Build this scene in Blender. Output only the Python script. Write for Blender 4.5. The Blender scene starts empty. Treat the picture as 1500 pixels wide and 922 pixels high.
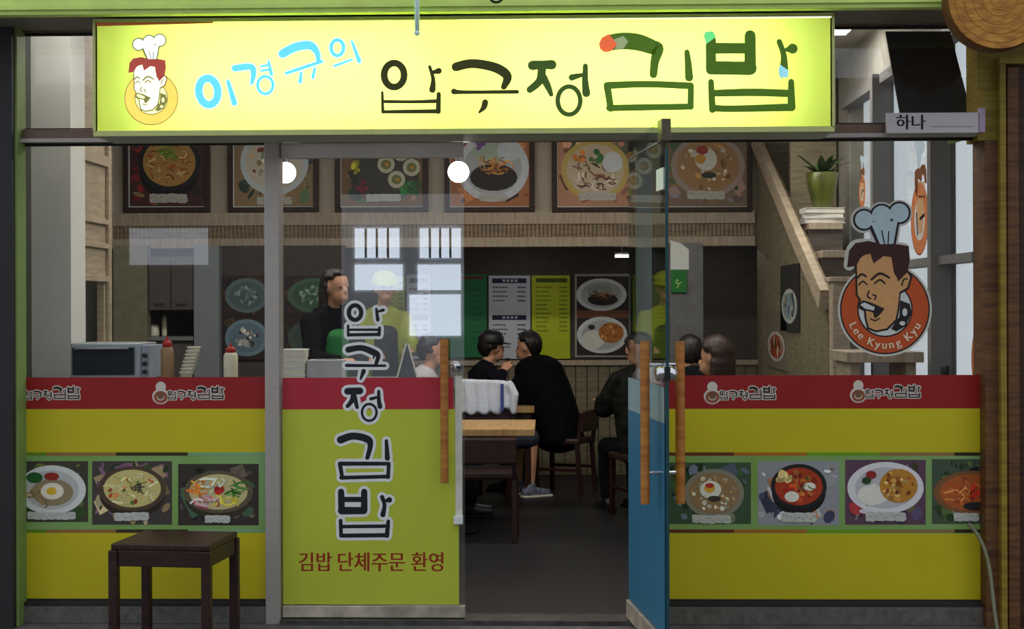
import bpy, bmesh, math, random
from mathutils import Vector, Matrix

# ------------------------------------------------------------------ camera, sky, exposure
SC = bpy.context.scene
COL = SC.collection
F_PX, HOR, CAM_D, CAM_H = 2200.0, 448.0, 7.1, 1.5
YAW, ROLL = math.radians(1.5), math.radians(-0.2)
CAM_R = Matrix.Rotation(YAW, 3, 'Z') @ Matrix.Rotation(math.pi / 2, 3, 'X') @ Matrix.Rotation(ROLL, 3, 'Z')
CAM_P = Vector((0.186, -CAM_D, CAM_H))
cam = bpy.data.cameras.new('camera')
cam.sensor_width = 36.0
cam.lens = F_PX / 1500.0 * 36.0
cam.shift_y = -(461.0 - HOR) / 1500.0
cam_o = bpy.data.objects.new('camera', cam)
cam_o.matrix_world = Matrix.Translation(CAM_P) @ CAM_R.to_4x4()
COL.objects.link(cam_o)
SC.camera = cam_o

world = bpy.data.worlds.new('overcast_sky')
SC.world = world
world.use_nodes = True
bg = world.node_tree.nodes['Background']
bg.inputs[0].default_value = (0.86, 0.93, 1.0, 1)
SKY = 1.05
bg.inputs[1].default_value = SKY

SC.view_settings.view_transform = 'Standard'
SC.view_settings.look = 'None'
SC.view_settings.gamma = 1.0
SC.view_settings.use_curve_mapping = False
SC.view_settings.exposure = 0.0

LAMP_FRONT, LAMP_NEAR, LAMP_BACK, GLOBE, TUBE = 19.0, 22.0, 12.0, 14.0, 20.0


# ------------------------------------------------------------------ helpers
def at(px, py, Y):
    """world point on the plane y = Y that this pixel of the 1500x922 photograph looks at"""
    d = CAM_R @ Vector(((px - 750.0) / F_PX, -(py - HOR) / F_PX, -1.0))
    t = (Y - CAM_P.y) / d.y
    return CAM_P + d * t


def AX(px, Y, py=448):
    return at(px, py, Y).x


def AZ(py, Y, px=750):
    return at(px, py, Y).z


def lin(c):
    r = []
    for v in c[:3]:
        v /= 255.0
        r.append(v / 12.92 if v <= 0.04045 else ((v + 0.055) / 1.055) ** 2.4)
    return (r[0], r[1], r[2], 1.0)


class MB:
    """collects shapes; build() links them as ONE mesh object"""
    def __init__(self):
        self.v, self.f = [], []

    def add(self, vs, fs):
        n = len(self.v)
        self.v += [Vector(p) for p in vs]
        self.f += [tuple(i + n for i in f) for f in fs]
        return self

    def box(self, x0, x1, y0, y1, z0, z1):
        x0, x1 = min(x0, x1), max(x0, x1)
        y0, y1 = min(y0, y1), max(y0, y1)
        z0, z1 = min(z0, z1), max(z0, z1)
        return self.add([(x0, y0, z0), (x1, y0, z0), (x1, y1, z0), (x0, y1, z0), (x0, y0, z1), (x1, y0, z1), (x1, y1, z1), (x0, y1, z1)],
                        [(0, 3, 2, 1), (4, 5, 6, 7), (0, 1, 5, 4), (1, 2, 6, 5), (2, 3, 7, 6), (3, 0, 4, 7)])

    def hexa(self, p):                        # eight corners, bottom ring then top ring
        return self.add(p, [(0, 3, 2, 1), (4, 5, 6, 7), (0, 1, 5, 4), (1, 2, 6, 5), (2, 3, 7, 6), (3, 0, 4, 7)])

    def bar(self, p0, p1, w, h, up=(0, 0, 1)):
        p0, p1 = Vector(p0), Vector(p1)
        d = (p1 - p0).normalized()
        s = d.cross(Vector(up))
        s = s.normalized() if s.length > 1e-6 else Vector((1, 0, 0))
        u = s.cross(d)
        s, u = s * w / 2, u * h / 2
        return self.hexa([p0 - s - u, p0 + s - u, p1 + s - u, p1 - s - u, p0 - s + u, p0 + s + u, p1 + s + u, p1 - s + u])

    def tube(self, pts, r, n=10, caps=True):
        pts = [Vector(p) for p in pts]
        rs = r if isinstance(r, (list, tuple)) else [r] * len(pts)
        vs, fs = [], []
        ref = Vector((0.31, 0.17, 0.93))
        for i, p in enumerate(pts):
            d = (pts[min(i + 1, len(pts) - 1)] - pts[max(i - 1, 0)]).normalized()
            a = d.cross(ref).normalized()
            b = d.cross(a)
            for k in range(n):
                t = 2 * math.pi * k / n
                vs.append(p + (a * math.cos(t) + b * math.sin(t)) * rs[i])
        for i in range(len(pts) - 1):
            for k in range(n):
                fs.append((i * n + k, i * n + (k + 1) % n, (i + 1) * n + (k + 1) % n, (i + 1) * n + k))
        if caps:
            fs.append(tuple(range(n))[::-1])
            m = (len(pts) - 1) * n
            fs.append(tuple(range(m, m + n)))
        return self.add(vs, fs)

    def lathe(self, prof, c=(0, 0, 0), n=24, axis='z'):
        vs, fs = [], []
        for (r, h) in prof:
            for k in range(n):
                t = 2 * math.pi * k / n
                if axis == 'z':
                    vs.append((c[0] + r * math.cos(t), c[1] + r * math.sin(t), c[2] + h))
                elif axis == 'y':
                    vs.append((c[0] + r * math.cos(t), c[1] + h, c[2] + r * math.sin(t)))
                else:
                    vs.append((c[0] + h, c[1] + r * math.cos(t), c[2] + r * math.sin(t)))
        for i in range(len(prof) - 1):
            for k in range(n):
                fs.append((i * n + k, i * n + (k + 1) % n, (i + 1) * n + (k + 1) % n, (i + 1) * n + k))
        fs.append(tuple(range(n))[::-1])
        m = (len(prof) - 1) * n
        fs.append(tuple(range(m, m + n)))
        return self.add(vs, fs)

    def ball(self, c, r, n=16, m=10):
        rx, ry, rz = r if isinstance(r, (list, tuple)) else (r, r, r)
        vs, fs = [], []
        for i in range(m + 1):
            ph = math.pi * min(max(i / m, 0.02), 0.98)
            for k in range(n):
                t = 2 * math.pi * k / n
                vs.append((c[0] + rx * math.sin(ph) * math.cos(t), c[1] + ry * math.sin(ph) * math.sin(t), c[2] - rz * math.cos(ph)))
        for i in range(m):
            for k in range(n):
                fs.append((i * n + k, i * n + (k + 1) % n, (i + 1) * n + (k + 1) % n, (i + 1) * n + k))
        fs.append(tuple(range(n))[::-1])
        fs.append(tuple(range(m * n, m * n + n)))
        return self.add(vs, fs)

    def prism_y(self, poly, y0, y1):          # poly in x, z
        n = len(poly)
        vs = [(p[0], y0, p[1]) for p in poly] + [(p[0], y1, p[1]) for p in poly]
        fs = [tuple(range(n)), tuple(range(n, 2 * n))[::-1]] + [(i, i + n, (i + 1) % n + n, (i + 1) % n) for i in range(n)]
        return self.add(vs, fs)

    def prism_x(self, poly, x0, x1):          # poly in y, z
        n = len(poly)
        vs = [(x0, p[0], p[1]) for p in poly] + [(x1, p[0], p[1]) for p in poly]
        fs = [tuple(range(n))[::-1], tuple(range(n, 2 * n))] + [(i, (i + 1) % n, (i + 1) % n + n, i + n) for i in range(n)]
        return self.add(vs, fs)

    def mesh(self, name, off=(0, 0, 0), smooth=False):
        me = bpy.data.meshes.new(name)
        off = Vector(off)
        me.from_pydata([p - off for p in self.v], [], self.f)
        bm = bmesh.new()
        bm.from_mesh(me)
        bmesh.ops.recalc_face_normals(bm, faces=bm.faces)
        bm.to_mesh(me)
        bm.free()
        if smooth:
            for p in me.polygons:
                p.use_smooth = True
        me.update()
        return me


def root_of(o):
    while o.parent is not None:
        o = o.parent
    return o


def link(name, me, m=None, parent=None):
    o = bpy.data.objects.new(name, me)
    COL.objects.link(o)
    if m is not None and me is not None and not me.materials:
        me.materials.append(m)
    o.parent = parent
    return o


def build(name, mb, m, parent=None, bev=0.0, smooth=False, local=False):
    """one mesh object; world coordinates unless local"""
    off = (0, 0, 0)
    if parent is not None and not local:
        off = root_of(parent).location
    o = link(name, mb.mesh(name, off, smooth), m, parent)
    if bev:
        b = o.modifiers.new('bevel', 'BEVEL')
        b.width = bev
        b.segments = 2
        b.limit_method = 'ANGLE'
    return o


def tag(o, label=None, cat=None, group=None, kind=None):
    if label: o['label'] = label
    if cat: o['category'] = cat
    if group: o['group'] = group
    if kind: o['kind'] = kind
    return o


def thing(name, label, cat, loc=(0, 0, 0), rz=0.0, group=None, kind=None):
    o = link(name, None)
    o.empty_display_size = 0.1
    o.location = loc
    o.rotation_euler = (0, 0, rz)
    return tag(o, label, cat, group, kind)


def copy_tree(o, parent=None):
    c = o.copy()
    COL.objects.link(c)
    c.parent = parent
    for ch in o.children:
        copy_tree(ch, c)
    return c


# ------------------------------------------------------------------ materials (all procedural)
MATS = {}


def mat(name, c, rough=0.6, metal=0.0, var=0.12, scale=12.0, bump=0.0, bscale=60.0, spec=0.4, stretch=None, c2=None, emit=None, estr=0.0):
    if name in MATS:
        return MATS[name]
    m = bpy.data.materials.new(name)
    m.use_nodes = True
    nt = m.node_tree
    b = nt.nodes['Principled BSDF']
    b.inputs['Roughness'].default_value = rough
    b.inputs['Metallic'].default_value = metal
    b.inputs['Specular IOR Level'].default_value = spec
    tc = nt.nodes.new('ShaderNodeTexCoord')
    mp = nt.nodes.new('ShaderNodeMapping')
    nt.links.new(tc.outputs['Object'], mp.inputs['Vector'])
    mp.inputs['Scale'].default_value = stretch or (1, 1, 1)
    nz = nt.nodes.new('ShaderNodeTexNoise')
    nz.inputs['Scale'].default_value = scale
    nz.inputs['Detail'].default_value = 5
    nt.links.new(mp.outputs[0], nz.inputs['Vector'])
    rp = nt.nodes.new('ShaderNodeValToRGB')
    a = lin(c)
    if c2 is None:
        lo = tuple(x * (1 - var) for x in a[:3]) + (1,)
        hi = tuple(min(1, x * (1 + var)) for x in a[:3]) + (1,)
    else:
        lo, hi = lin(c2), a
    rp.color_ramp.elements[0].position, rp.color_ramp.elements[1].position = 0.32, 0.68
    rp.color_ramp.elements[0].color, rp.color_ramp.elements[1].color = lo, hi
    nt.links.new(nz.outputs[0], rp.inputs[0])
    nt.links.new(rp.outputs[0], b.inputs['Base Color'])
    if bump:
        n2 = nt.nodes.new('ShaderNodeTexNoise')
        n2.inputs['Scale'].default_value = bscale
        nt.links.new(mp.outputs[0], n2.inputs['Vector'])
        bp = nt.nodes.new('ShaderNodeBump')
        bp.inputs['Strength'].default_value = bump
        bp.inputs['Distance'].default_value = 0.01
        nt.links.new(n2.outputs[0], bp.inputs['Height'])
        nt.links.new(bp.outputs[0], b.inputs['Normal'])
    if emit:
        b.inputs['Emission Color'].default_value = lin(emit)
        b.inputs['Emission Strength'].default_value = estr
    MATS[name] = m
    return m


def wood(name, c, c2, stretch=(1, 1, 8), rough=0.55, scale=6):
    return mat(name, c, rough, c2=c2, scale=scale, stretch=stretch, bump=0.15, bscale=40)


def glow(name, c, s):
    m = bpy.data.materials.new(name)
    m.use_nodes = True
    nt = m.node_tree
    nt.nodes.remove(nt.nodes['Principled BSDF'])
    e = nt.nodes.new('ShaderNodeEmission')
    e.inputs[0].default_value = lin(c)
    e.inputs[1].default_value = s
    nt.links.new(e.outputs[0], nt.nodes['Material Output'].inputs[0])
    return m


def glass_mat(name, ior, tint=(0.985, 0.992, 0.988), rough=0.0):
    m = bpy.data.materials.new(name)
    m.use_nodes = True
    nt = m.node_tree
    nt.nodes.remove(nt.nodes['Principled BSDF'])
    t = nt.nodes.new('ShaderNodeBsdfTransparent')
    t.inputs[0].default_value = tuple(tint) + (1,)
    g = nt.nodes.new('ShaderNodeBsdfGlossy')
    g.inputs['Roughness'].default_value = rough
    fr = nt.nodes.new('ShaderNodeFresnel')
    gm = nt.nodes.new('ShaderNodeNewGeometry')          # same reflectance on both faces of the sheet
    mr = nt.nodes.new('ShaderNodeMapRange')
    mr.inputs['To Min'].default_value, mr.inputs['To Max'].default_value = ior, 1.0 / ior
    nt.links.new(gm.outputs['Backfacing'], mr.inputs['Value'])
    nt.links.new(mr.outputs[0], fr.inputs['IOR'])
    mx = nt.nodes.new('ShaderNodeMixShader')
    nt.links.new(fr.outputs[0], mx.inputs[0])
    nt.links.new(t.outputs[0], mx.inputs[1])
    nt.links.new(g.outputs[0], mx.inputs[2])
    nt.links.new(mx.outputs[0], nt.nodes['Material Output'].inputs[0])
    return m


def print_mat(name, rough=0.45, backlit=0.0, spec=0.3):
    """printed ink: flat colours carried by the mesh's colour attribute, with a little grain"""
    m = bpy.data.materials.new(name)
    m.use_nodes = True
    nt = m.node_tree
    b = nt.nodes['Principled BSDF']
    at_ = nt.nodes.new('ShaderNodeAttribute')
    at_.attribute_name = 'ink'
    nz = nt.nodes.new('ShaderNodeTexNoise')
    nz.inputs['Scale'].default_value = 35
    nz.inputs['Detail'].default_value = 4
    tc = nt.nodes.new('ShaderNodeTexCoord')
    nt.links.new(tc.outputs['Object'], nz.inputs['Vector'])
    mr = nt.nodes.new('ShaderNodeMapRange')
    mr.inputs['To Min'].default_value, mr.inputs['To Max'].default_value = 0.86, 1.12
    nt.links.new(nz.outputs[0], mr.inputs['Value'])
    mx = nt.nodes.new('ShaderNodeVectorMath')
    mx.operation = 'SCALE'
    nt.links.new(at_.outputs['Color'], mx.inputs[0])
    nt.links.new(mr.outputs[0], mx.inputs['Scale'])
    nt.links.new(mx.outputs[0], b.inputs['Base Color'])
    b.inputs['Roughness'].default_value = rough
    b.inputs['Specular IOR Level'].default_value = spec
    if backlit:
        nt.links.new(mx.outputs[0], b.inputs['Emission Color'])
        b.inputs['Emission Strength'].default_value = backlit
    return m


INK = print_mat('printed_ink')
INK_BACKLIT = print_mat('backlit_printed_ink', backlit=1.25)
INK_LETTER = print_mat('backlit_dark_letter_ink', backlit=0.55)
INK_FILM = print_mat('translucent_sticker_ink')
_nt = INK_FILM.node_tree                                  # thin sticker: lets daylight through
_p = _nt.nodes['Principled BSDF']
_t = _nt.nodes.new('ShaderNodeBsdfTranslucent')
_m = _nt.nodes.new('ShaderNodeMixShader')
_m.inputs[0].default_value = 0.75
_nt.links.new(_p.inputs['Base Color'].links[0].from_socket, _t.inputs[0])
_nt.links.new(_p.outputs[0], _m.inputs[1])
_nt.links.new(_t.outputs[0], _m.inputs[2])
_nt.links.new(_m.outputs[0], _nt.nodes['Material Output'].inputs[0])
M_STEEL = mat('brushed_steel', (172, 164, 158), 0.4, 0.35, var=0.08, stretch=(1, 1, 30))
M_BRONZE = mat('bronze_anodised_frame', (112, 92, 80), 0.38, 0.7, var=0.12, stretch=(12, 1, 1))
M_CHROME = mat('chrome', (205, 205, 208), 0.15, 1.0, var=0.04)
M_GLASS = glass_mat('window_glass', 1.5)
M_DOORGLASS = glass_mat('door_glass', 1.85)
M_OPENGLASS = glass_mat('open_door_glass', 1.5, (0.86, 0.95, 0.93))
M_GREEN = mat('green_painted_steel', (200, 222, 118), 0.5, var=0.06)
M_DARK = mat('dark_painted_post', (36, 34, 36), 0.6)
M_WHITE = mat('white_painted_wall', (228, 228, 222), 0.7, var=0.03, scale=3)
M_CEIL = mat('ceiling_white', (205, 203, 198), 0.8, var=0.03)
M_LWOOD = wood('light_ash_wood', (186, 170, 148), (160, 144, 122))
M_LWOODH = wood('light_ash_wood_horizontal', (188, 172, 152), (162, 146, 126), (8, 1, 1))
M_MWOOD = wood('olive_wood_panel', (142, 132, 106), (112, 102, 80))
M_SLAT = wood('slat_wood', (160, 140, 114), (124, 106, 86))
M_HANDLE = wood('honey_wood_handle', (186, 122, 52), (152, 90, 34))
M_DWOOD = wood('dark_red_brown_wood', (54, 27, 20), (32, 16, 12), (1, 1, 6), 0.4)
M_DWOODH = wood('dark_red_brown_wood_seat', (60, 30, 22), (38, 18, 14), (6, 1, 1), 0.4)
M_BROWNPOST = wood('brown_wood_post', (112, 74, 36), (72, 42, 18))
M_LEATHER = mat('dark_brown_leatherette', (52, 34, 30), 0.4, var=0.2, bump=0.1)
M_TABLE = wood('oak_table_top', (196, 160, 108), (170, 132, 84), (6, 1, 1))
M_BLACK = mat('black_plastic', (22, 22, 24), 0.45)
M_CREAM = mat('cream_plastic', (226, 222, 200), 0.5, var=0.04)
M_RED = mat('red_plastic', (170, 30, 26), 0.4)
M_GREY = mat('grey_laminate', (120, 122, 124), 0.5, var=0.06)
M_STONE = mat('grey_stone_base', (92, 88, 84), 0.6, var=0.25, scale=30, bump=0.2)
M_SKIN = mat('skin', (196, 146, 116), 0.5, var=0.05)
M_HAIR = mat('black_hair', (24, 19, 18), 0.45, var=0.3, stretch=(1, 1, .2), scale=60, bump=0.3, bscale=120)
M_HAIRB = mat('brown_hair', (52, 34, 26), 0.45, var=0.3, scale=60, bump=0.3, bscale=120)


# ------------------------------------------------------------------ flat prints: polygons of ink in layers
_glyphs = {}


def glyphs(body):
    if body not in _glyphs:
        cu = bpy.data.curves.new('t', 'FONT')
        cu.body = body
        cu.size = 1.0
        cu.resolution_u = 3
        o = bpy.data.objects.new('t', cu)
        COL.objects.link(o)
        dg = bpy.context.evaluated_depsgraph_get()
        me = bpy.data.meshes.new_from_object(o.evaluated_get(dg))
        _glyphs[body] = ([(v.co.x, v.co.y) for v in me.vertices], [tuple(p.vertices) for p in me.polygons])
        bpy.data.objects.remove(o)
        bpy.data.curves.remove(cu)
        bpy.data.meshes.remove(me)
    return _glyphs[body]


def spline(pts, sub=5):
    """Catmull-Rom through (x, y, w)"""
    if len(pts) < 3:
        return pts
    P = [pts[0]] + list(pts) + [pts[-1]]
    out = []
    for i in range(1, len(P) - 2):
        for s in range(sub):
            t = s / sub
            out.append(tuple(0.5 * (2 * P[i][k] + (P[i + 1][k] - P[i - 1][k]) * t + (2 * P[i - 1][k] - 5 * P[i][k] + 4 * P[i + 1][k] - P[i + 2][k]) * t * t
                                    + (3 * P[i][k] - P[i - 1][k] - 3 * P[i + 1][k] + P[i + 2][k]) * t ** 3) for k in range(3)))
    out.append(tuple(pts[-1]))
    return out


class Print:
    """ink polygons in photo pixels (v down) or any 2-D units, mapped onto a plane by m(u, v, height)"""
    STEP = 0.00035

    def __init__(self, m):
        self.m, self.v, self.f, self.c, self.h = m, [], [], [], 0.0006

    def layer(self):
        self.h += self.STEP
        return self

    def poly(self, pts, col, raw=False):
        self.h += 0.000012
        n = len(self.v)
        self.v += [self.m(p[0], p[1], self.h) for p in pts]
        self.f.append(tuple(range(n, n + len(pts))))
        self.c.append(lin(col))
        return self

    def rect(self, u0, v0, u1, v1, col):
        return self.poly([(u0, v0), (u1, v0), (u1, v1), (u0, v1)], col)

    def ell(self, u, v, ru, rv, col, n=28, rot=0.0, a0=0.0, a1=360.0):
        pts = []
        full = a1 - a0 >= 360
        for k in range(n if full else n + 1):
            t = math.radians(a0 + (a1 - a0) * k / n)
            x, y = ru * math.cos(t), rv * math.sin(t)
            pts.append((u + x * math.cos(rot) - y * math.sin(rot), v + x * math.sin(rot) + y * math.cos(rot)))
        return self.poly(pts, col)

    def ring(self, u, v, ru, rv, w, col, n=32, rot=0.0, a0=0.0, a1=360.0):
        self.h += 0.000012
        for k in range(n):
            q = []
            for (kk, s) in ((k, 1), (k + 1, 1), (k + 1, -1), (k, -1)):
                t = math.radians(a0 + (a1 - a0) * kk / n)
                x, y = (ru + s * w / 2) * math.cos(t), (rv + s * w / 2) * math.sin(t)
                q.append((u + x * math.cos(rot) - y * math.sin(rot), v + x * math.sin(rot) + y * math.cos(rot)))
            b = len(self.v)
            self.v += [self.m(p[0], p[1], self.h) for p in q]
            self.f.append((b, b + 1, b + 2, b + 3))
            self.c.append(lin(col))
        return self

    def stroke(self, pts, col, grow=0.0, smooth=True, cap=True):
        pts = [p if len(p) == 3 else (p[0], p[1], pts[0][2]) for p in pts]
        if smooth:
            pts = spline(pts)
        L, R = [], []
        for i, p in enumerate(pts):
            a, b = pts[max(i - 1, 0)], pts[min(i + 1, len(pts) - 1)]
            dx, dy = b[0] - a[0], b[1] - a[1]
            l = math.hypot(dx, dy) or 1.0
            w = p[2] / 2 + grow
            L.append((p[0] - dy / l * w, p[1] + dx / l * w))
            R.append((p[0] + dy / l * w, p[1] - dx / l * w))
        self.h += 0.000012
        for i in range(len(pts) - 1):
            b = len(self.v)
            self.v += [self.m(q[0], q[1], self.h) for q in (L[i], L[i + 1], R[i + 1], R[i])]
            self.f.append((b, b + 1, b + 2, b + 3))
            self.c.append(lin(col))
        if cap:
            for p in (pts[0], pts[-1]):
                r = p[2] / 2 + grow
                self.ell(p[0], p[1], r, r, col, 12)
        return self

    def text(self, body, u, v, size, col, rot=0.0, align='c', bold=0.0, vs=1.0):
        vs_, fs = glyphs(body)
        if not vs_:
            return self
        xs = [p[0] for p in vs_]
        x0, x1 = min(xs), max(xs)
        sh = {'c': (x0 + x1) / 2, 'l': x0, 'r': x1}[align]
        self.h += 0.000012
        for dx in ((0.0,) if not bold else (-bold, 0.0, bold)):
            b = len(self.v)
            for p in vs_:
                x, y = (p[0] - sh) * size + dx, -p[1] * size * vs
                self.v.append(self.m(u + x * math.cos(rot) - y * math.sin(rot), v + x * math.sin(rot) + y * math.cos(rot), self.h))
            for f in fs:
                self.f.append(tuple(i + b for i in f))
                self.c.append(lin(col))
            self.h += 0.00001
        return self

    def bits(self, rnd, u, v, ru, rv, n, size, cols, kind='blob', clip=True):
        for _ in range(n):
            t, r = rnd.random() * 6.283, math.sqrt(rnd.random())
            x, y = u + math.cos(t) * r * ru, v + math.sin(t) * r * rv
            c = rnd.choice(cols)
            k = rnd.uniform(0.75, 1.2)
            c = tuple(max(0, min(255, q * k)) for q in c)
            s = size * rnd.uniform(0.6, 1.3)
            if kind == 'blob':
                self.ell(x, y, s, s * rnd.uniform(0.5, 0.9), c, 7, rnd.random() * 3.14)
            elif kind == 'strip':
                a = rnd.random() * 3.14
                self.stroke([(x - math.cos(a) * s * 2, y - math.sin(a) * s * 1.3, s * 0.55), (x + rnd.uniform(-s, s), y + rnd.uniform(-s, s), s * 0.55),
                             (x + math.cos(a) * s * 2, y + math.sin(a) * s * 1.3, s * 0.5)], c, cap=False)
            else:
                self.poly([(x + rnd.uniform(-s, s), y + rnd.uniform(-s, s) * 0.8) for _ in range(3)], c)
        return self

    def build(self, name, parent=None, m=None, off=None):
        me = bpy.data.meshes.new(name)
        if off is None:
            off = root_of(parent).location if parent is not None else Vector((0, 0, 0))
        me.from_pydata([Vector(p) - Vector(off) for p in self.v], [], self.f)
        ca = me.color_attributes.new('ink', 'FLOAT_COLOR', 'CORNER')
        flat = []
        for f, c in zip(self.f, self.c):
            flat += list(c) * len(f)
        ca.data.foreach_set('color', flat)
        me.update()
        return link(name, me, m or INK, parent)


def plane_at(Y):
    def m(u, v, h):
        p = at(u, v, Y)
        return (p.x, Y - h, p.z)
    return m


def sub(m, ox, oy, s, su=None):
    """use the pixel coordinates of an enlarged crop on plane m"""
    return lambda u, v, h: m(ox + u / (su or s), oy + v / s, h)


# ------------------------------------------------------------------ lettering strokes (brush Hangul)
def S(*p):
    return ('s', p)


def R(u, v, ru, rv, w, rot=0.0):
    return ('r', (u, v, ru, rv, w, rot))


def T3(items, ox, s=3.7475, oy=10.0):
    """crop pixels -> photo pixels"""
    out = []
    for k, d in items:
        if k == 's':
            out.append((k, tuple((ox + p[0] / s, oy + p[1] / s, (p[2] if len(p) > 2 else d[0][2]) / s) for p in d)))
        else:
            out.append((k, (ox + d[0] / s, oy + d[1] / s, d[2] / s, d[3] / s, d[4] / s, d[5])))
    return out


SIGN_AP = T3([R(140, 375, 55, 66, 38), S((335, 330, 18), (354, 395, 22), (350, 455, 36)), S((355, 360, 20), (385, 352, 34)),
              S((75, 470, 14), (78, 578, 18)), S((385, 480, 24), (382, 575, 28)), S((85, 520, 18), (240, 522, 17), (380, 518, 22)), S((78, 577, 18), (385, 574, 24))], 540)
SIGN_GU = T3([S((480, 330, 50), (560, 312, 50), (650, 322, 52), (720, 345, 54), (762, 385, 50), (742, 440, 32)), S((468, 465, 32), (530, 469, 20), (815, 467, 22)),
              S((640, 525, 34), (632, 552, 30), (608, 580, 12))], 540)
SIGN_JEONG = T3([S((900, 322, 54), (950, 318, 46), (1005, 318, 54)), S((952, 330, 48), (940, 405, 44), (885, 455, 38)), S((960, 390, 44), (985, 440, 36), (1002, 482, 24)),
                 S((1190, 325, 28), (1188, 400, 34), (1195, 475, 44)), S((1115, 388, 36), (1180, 372, 20)), R(1100, 515, 62, 77, 26)], 540)
SIGN_GIM = T3([S((112, 200, 86), (190, 188, 92), (280, 195, 92), (360, 222, 80), (388, 232, 66), (372, 300, 48), (364, 372, 42)), S((548, 248, 28), (554, 300, 36), (560, 388, 46)),
               S((110, 432, 40), (330, 425, 36), (568, 434, 38)), S((122, 556, 36), (570, 548, 34)), S((110, 432, 40), (130, 560, 36)), S((570, 434, 34), (568, 550, 34))], 860)
SIGN_BAP = T3([S((680, 185, 56), (680, 345, 56)), S((895, 158, 60), (895, 340, 64)), S((680, 228, 60), (895, 228, 58)), S((690, 335, 74), (895, 338, 74)),
               S((1055, 192, 30), (1080, 270, 32), (1078, 362, 54)), S((1092, 236, 20), (1128, 230, 56)),
               S((680, 412, 32), (688, 565, 38)), S((1120, 412, 32), (1122, 552, 44)), S((690, 475, 38), (900, 470, 42), (1120, 476, 40)), S((690, 556, 38), (800, 560, 36), (1120, 552, 42))], 860)
SIGN_NAME = [T3(x, 270) for x in (
    [R(132, 465, 52, 73, 40, -0.12), S((240, 410, 18), (275, 528, 30))],
    [S((278, 338, 34), (365, 330, 34), (380, 370, 28), (370, 420, 16)), S((462, 298, 10), (478, 370, 18)), S((422, 328, 10), (466, 318, 10)), S((422, 352, 10), (468, 345, 10)), R(445, 430, 42, 48, 14)],
    [S((540, 258, 46), (610, 222, 46), (690, 212, 44), (728, 250, 30), (737, 298, 22)), S((560, 365, 16), (755, 300, 16)), S((642, 362, 12), (636, 412, 18)), S((716, 338, 12), (706, 388, 16))],
    [R(840, 225, 34, 43, 18), S((825, 325, 12), (920, 290, 10)), S((920, 190, 10), (960, 298, 22))])]

K3 = dict(s=3.7475, oy=360.0)
DOOR_AP = T3([R(525, 368, 34, 40, 24), S((642, 348, 14), (650, 408, 20)), S((652, 362, 12), (680, 354, 18)), S((487, 440, 14), (487, 494, 14)), S((660, 452, 16), (656, 490, 20)),
              S((487, 462, 13), (655, 462, 14)), S((490, 490, 18), (655, 488, 18))], 380, **K3)
DOOR_GU = T3([S((488, 572, 34), (560, 562, 32), (630, 588, 36), (652, 606, 26), (640, 650, 20)), S((478, 658, 18), (690, 660, 14)), S((572, 690, 26), (556, 732, 12))], 380, **K3)
DOOR_JEONG = T3([S((484, 800, 38), (552, 798, 38)), S((520, 800, 30), (508, 850, 26), (484, 882, 22)), S((522, 830, 26), (536, 888, 20)), S((655, 800, 16), (656, 850, 22), (662, 884, 26)),
                 S((612, 842, 18), (650, 832, 14)), R(603, 916, 40, 46, 14)], 380, **K3)
K7 = dict(s=2.8634, oy=600.0)
DOOR_GIM = T3([S((398, 128, 32), (450, 112, 30), (512, 126, 30), (522, 155, 22), (510, 203, 18)), S((590, 132, 14), (594, 205, 22)), S((395, 228, 18), (600, 228, 16)),
               S((400, 287, 16), (598, 282, 16)), S((395, 228, 18), (405, 288, 16)), S((600, 228, 16), (597, 285, 16))], 360, **K7)
DOOR_BAP = T3([S((400, 346, 26), (402, 422, 28)), S((497, 346, 26), (497, 420, 28)), S((400, 378, 22), (497, 378, 22)), S((402, 425, 32), (495, 425, 30)),
               S((572, 368, 18), (582, 402, 16), (575, 442, 22)), S((585, 384, 10), (602, 380, 24)), S((398, 467, 16), (400, 530, 16)), S((598, 470, 16), (592, 530, 20)),
               S((400, 492, 15), (598, 490, 15)), S((400, 530, 17), (592, 528, 18))], 360, **K7)


def letter(P, items, col, grow=0.0):
    for k, d in items:
        if k == 's':
            P.stroke(d, col, grow)
        else:
            P.ring(d[0], d[1], d[2], d[3], d[4] + 2 * grow, col, 28, d[5])


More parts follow.
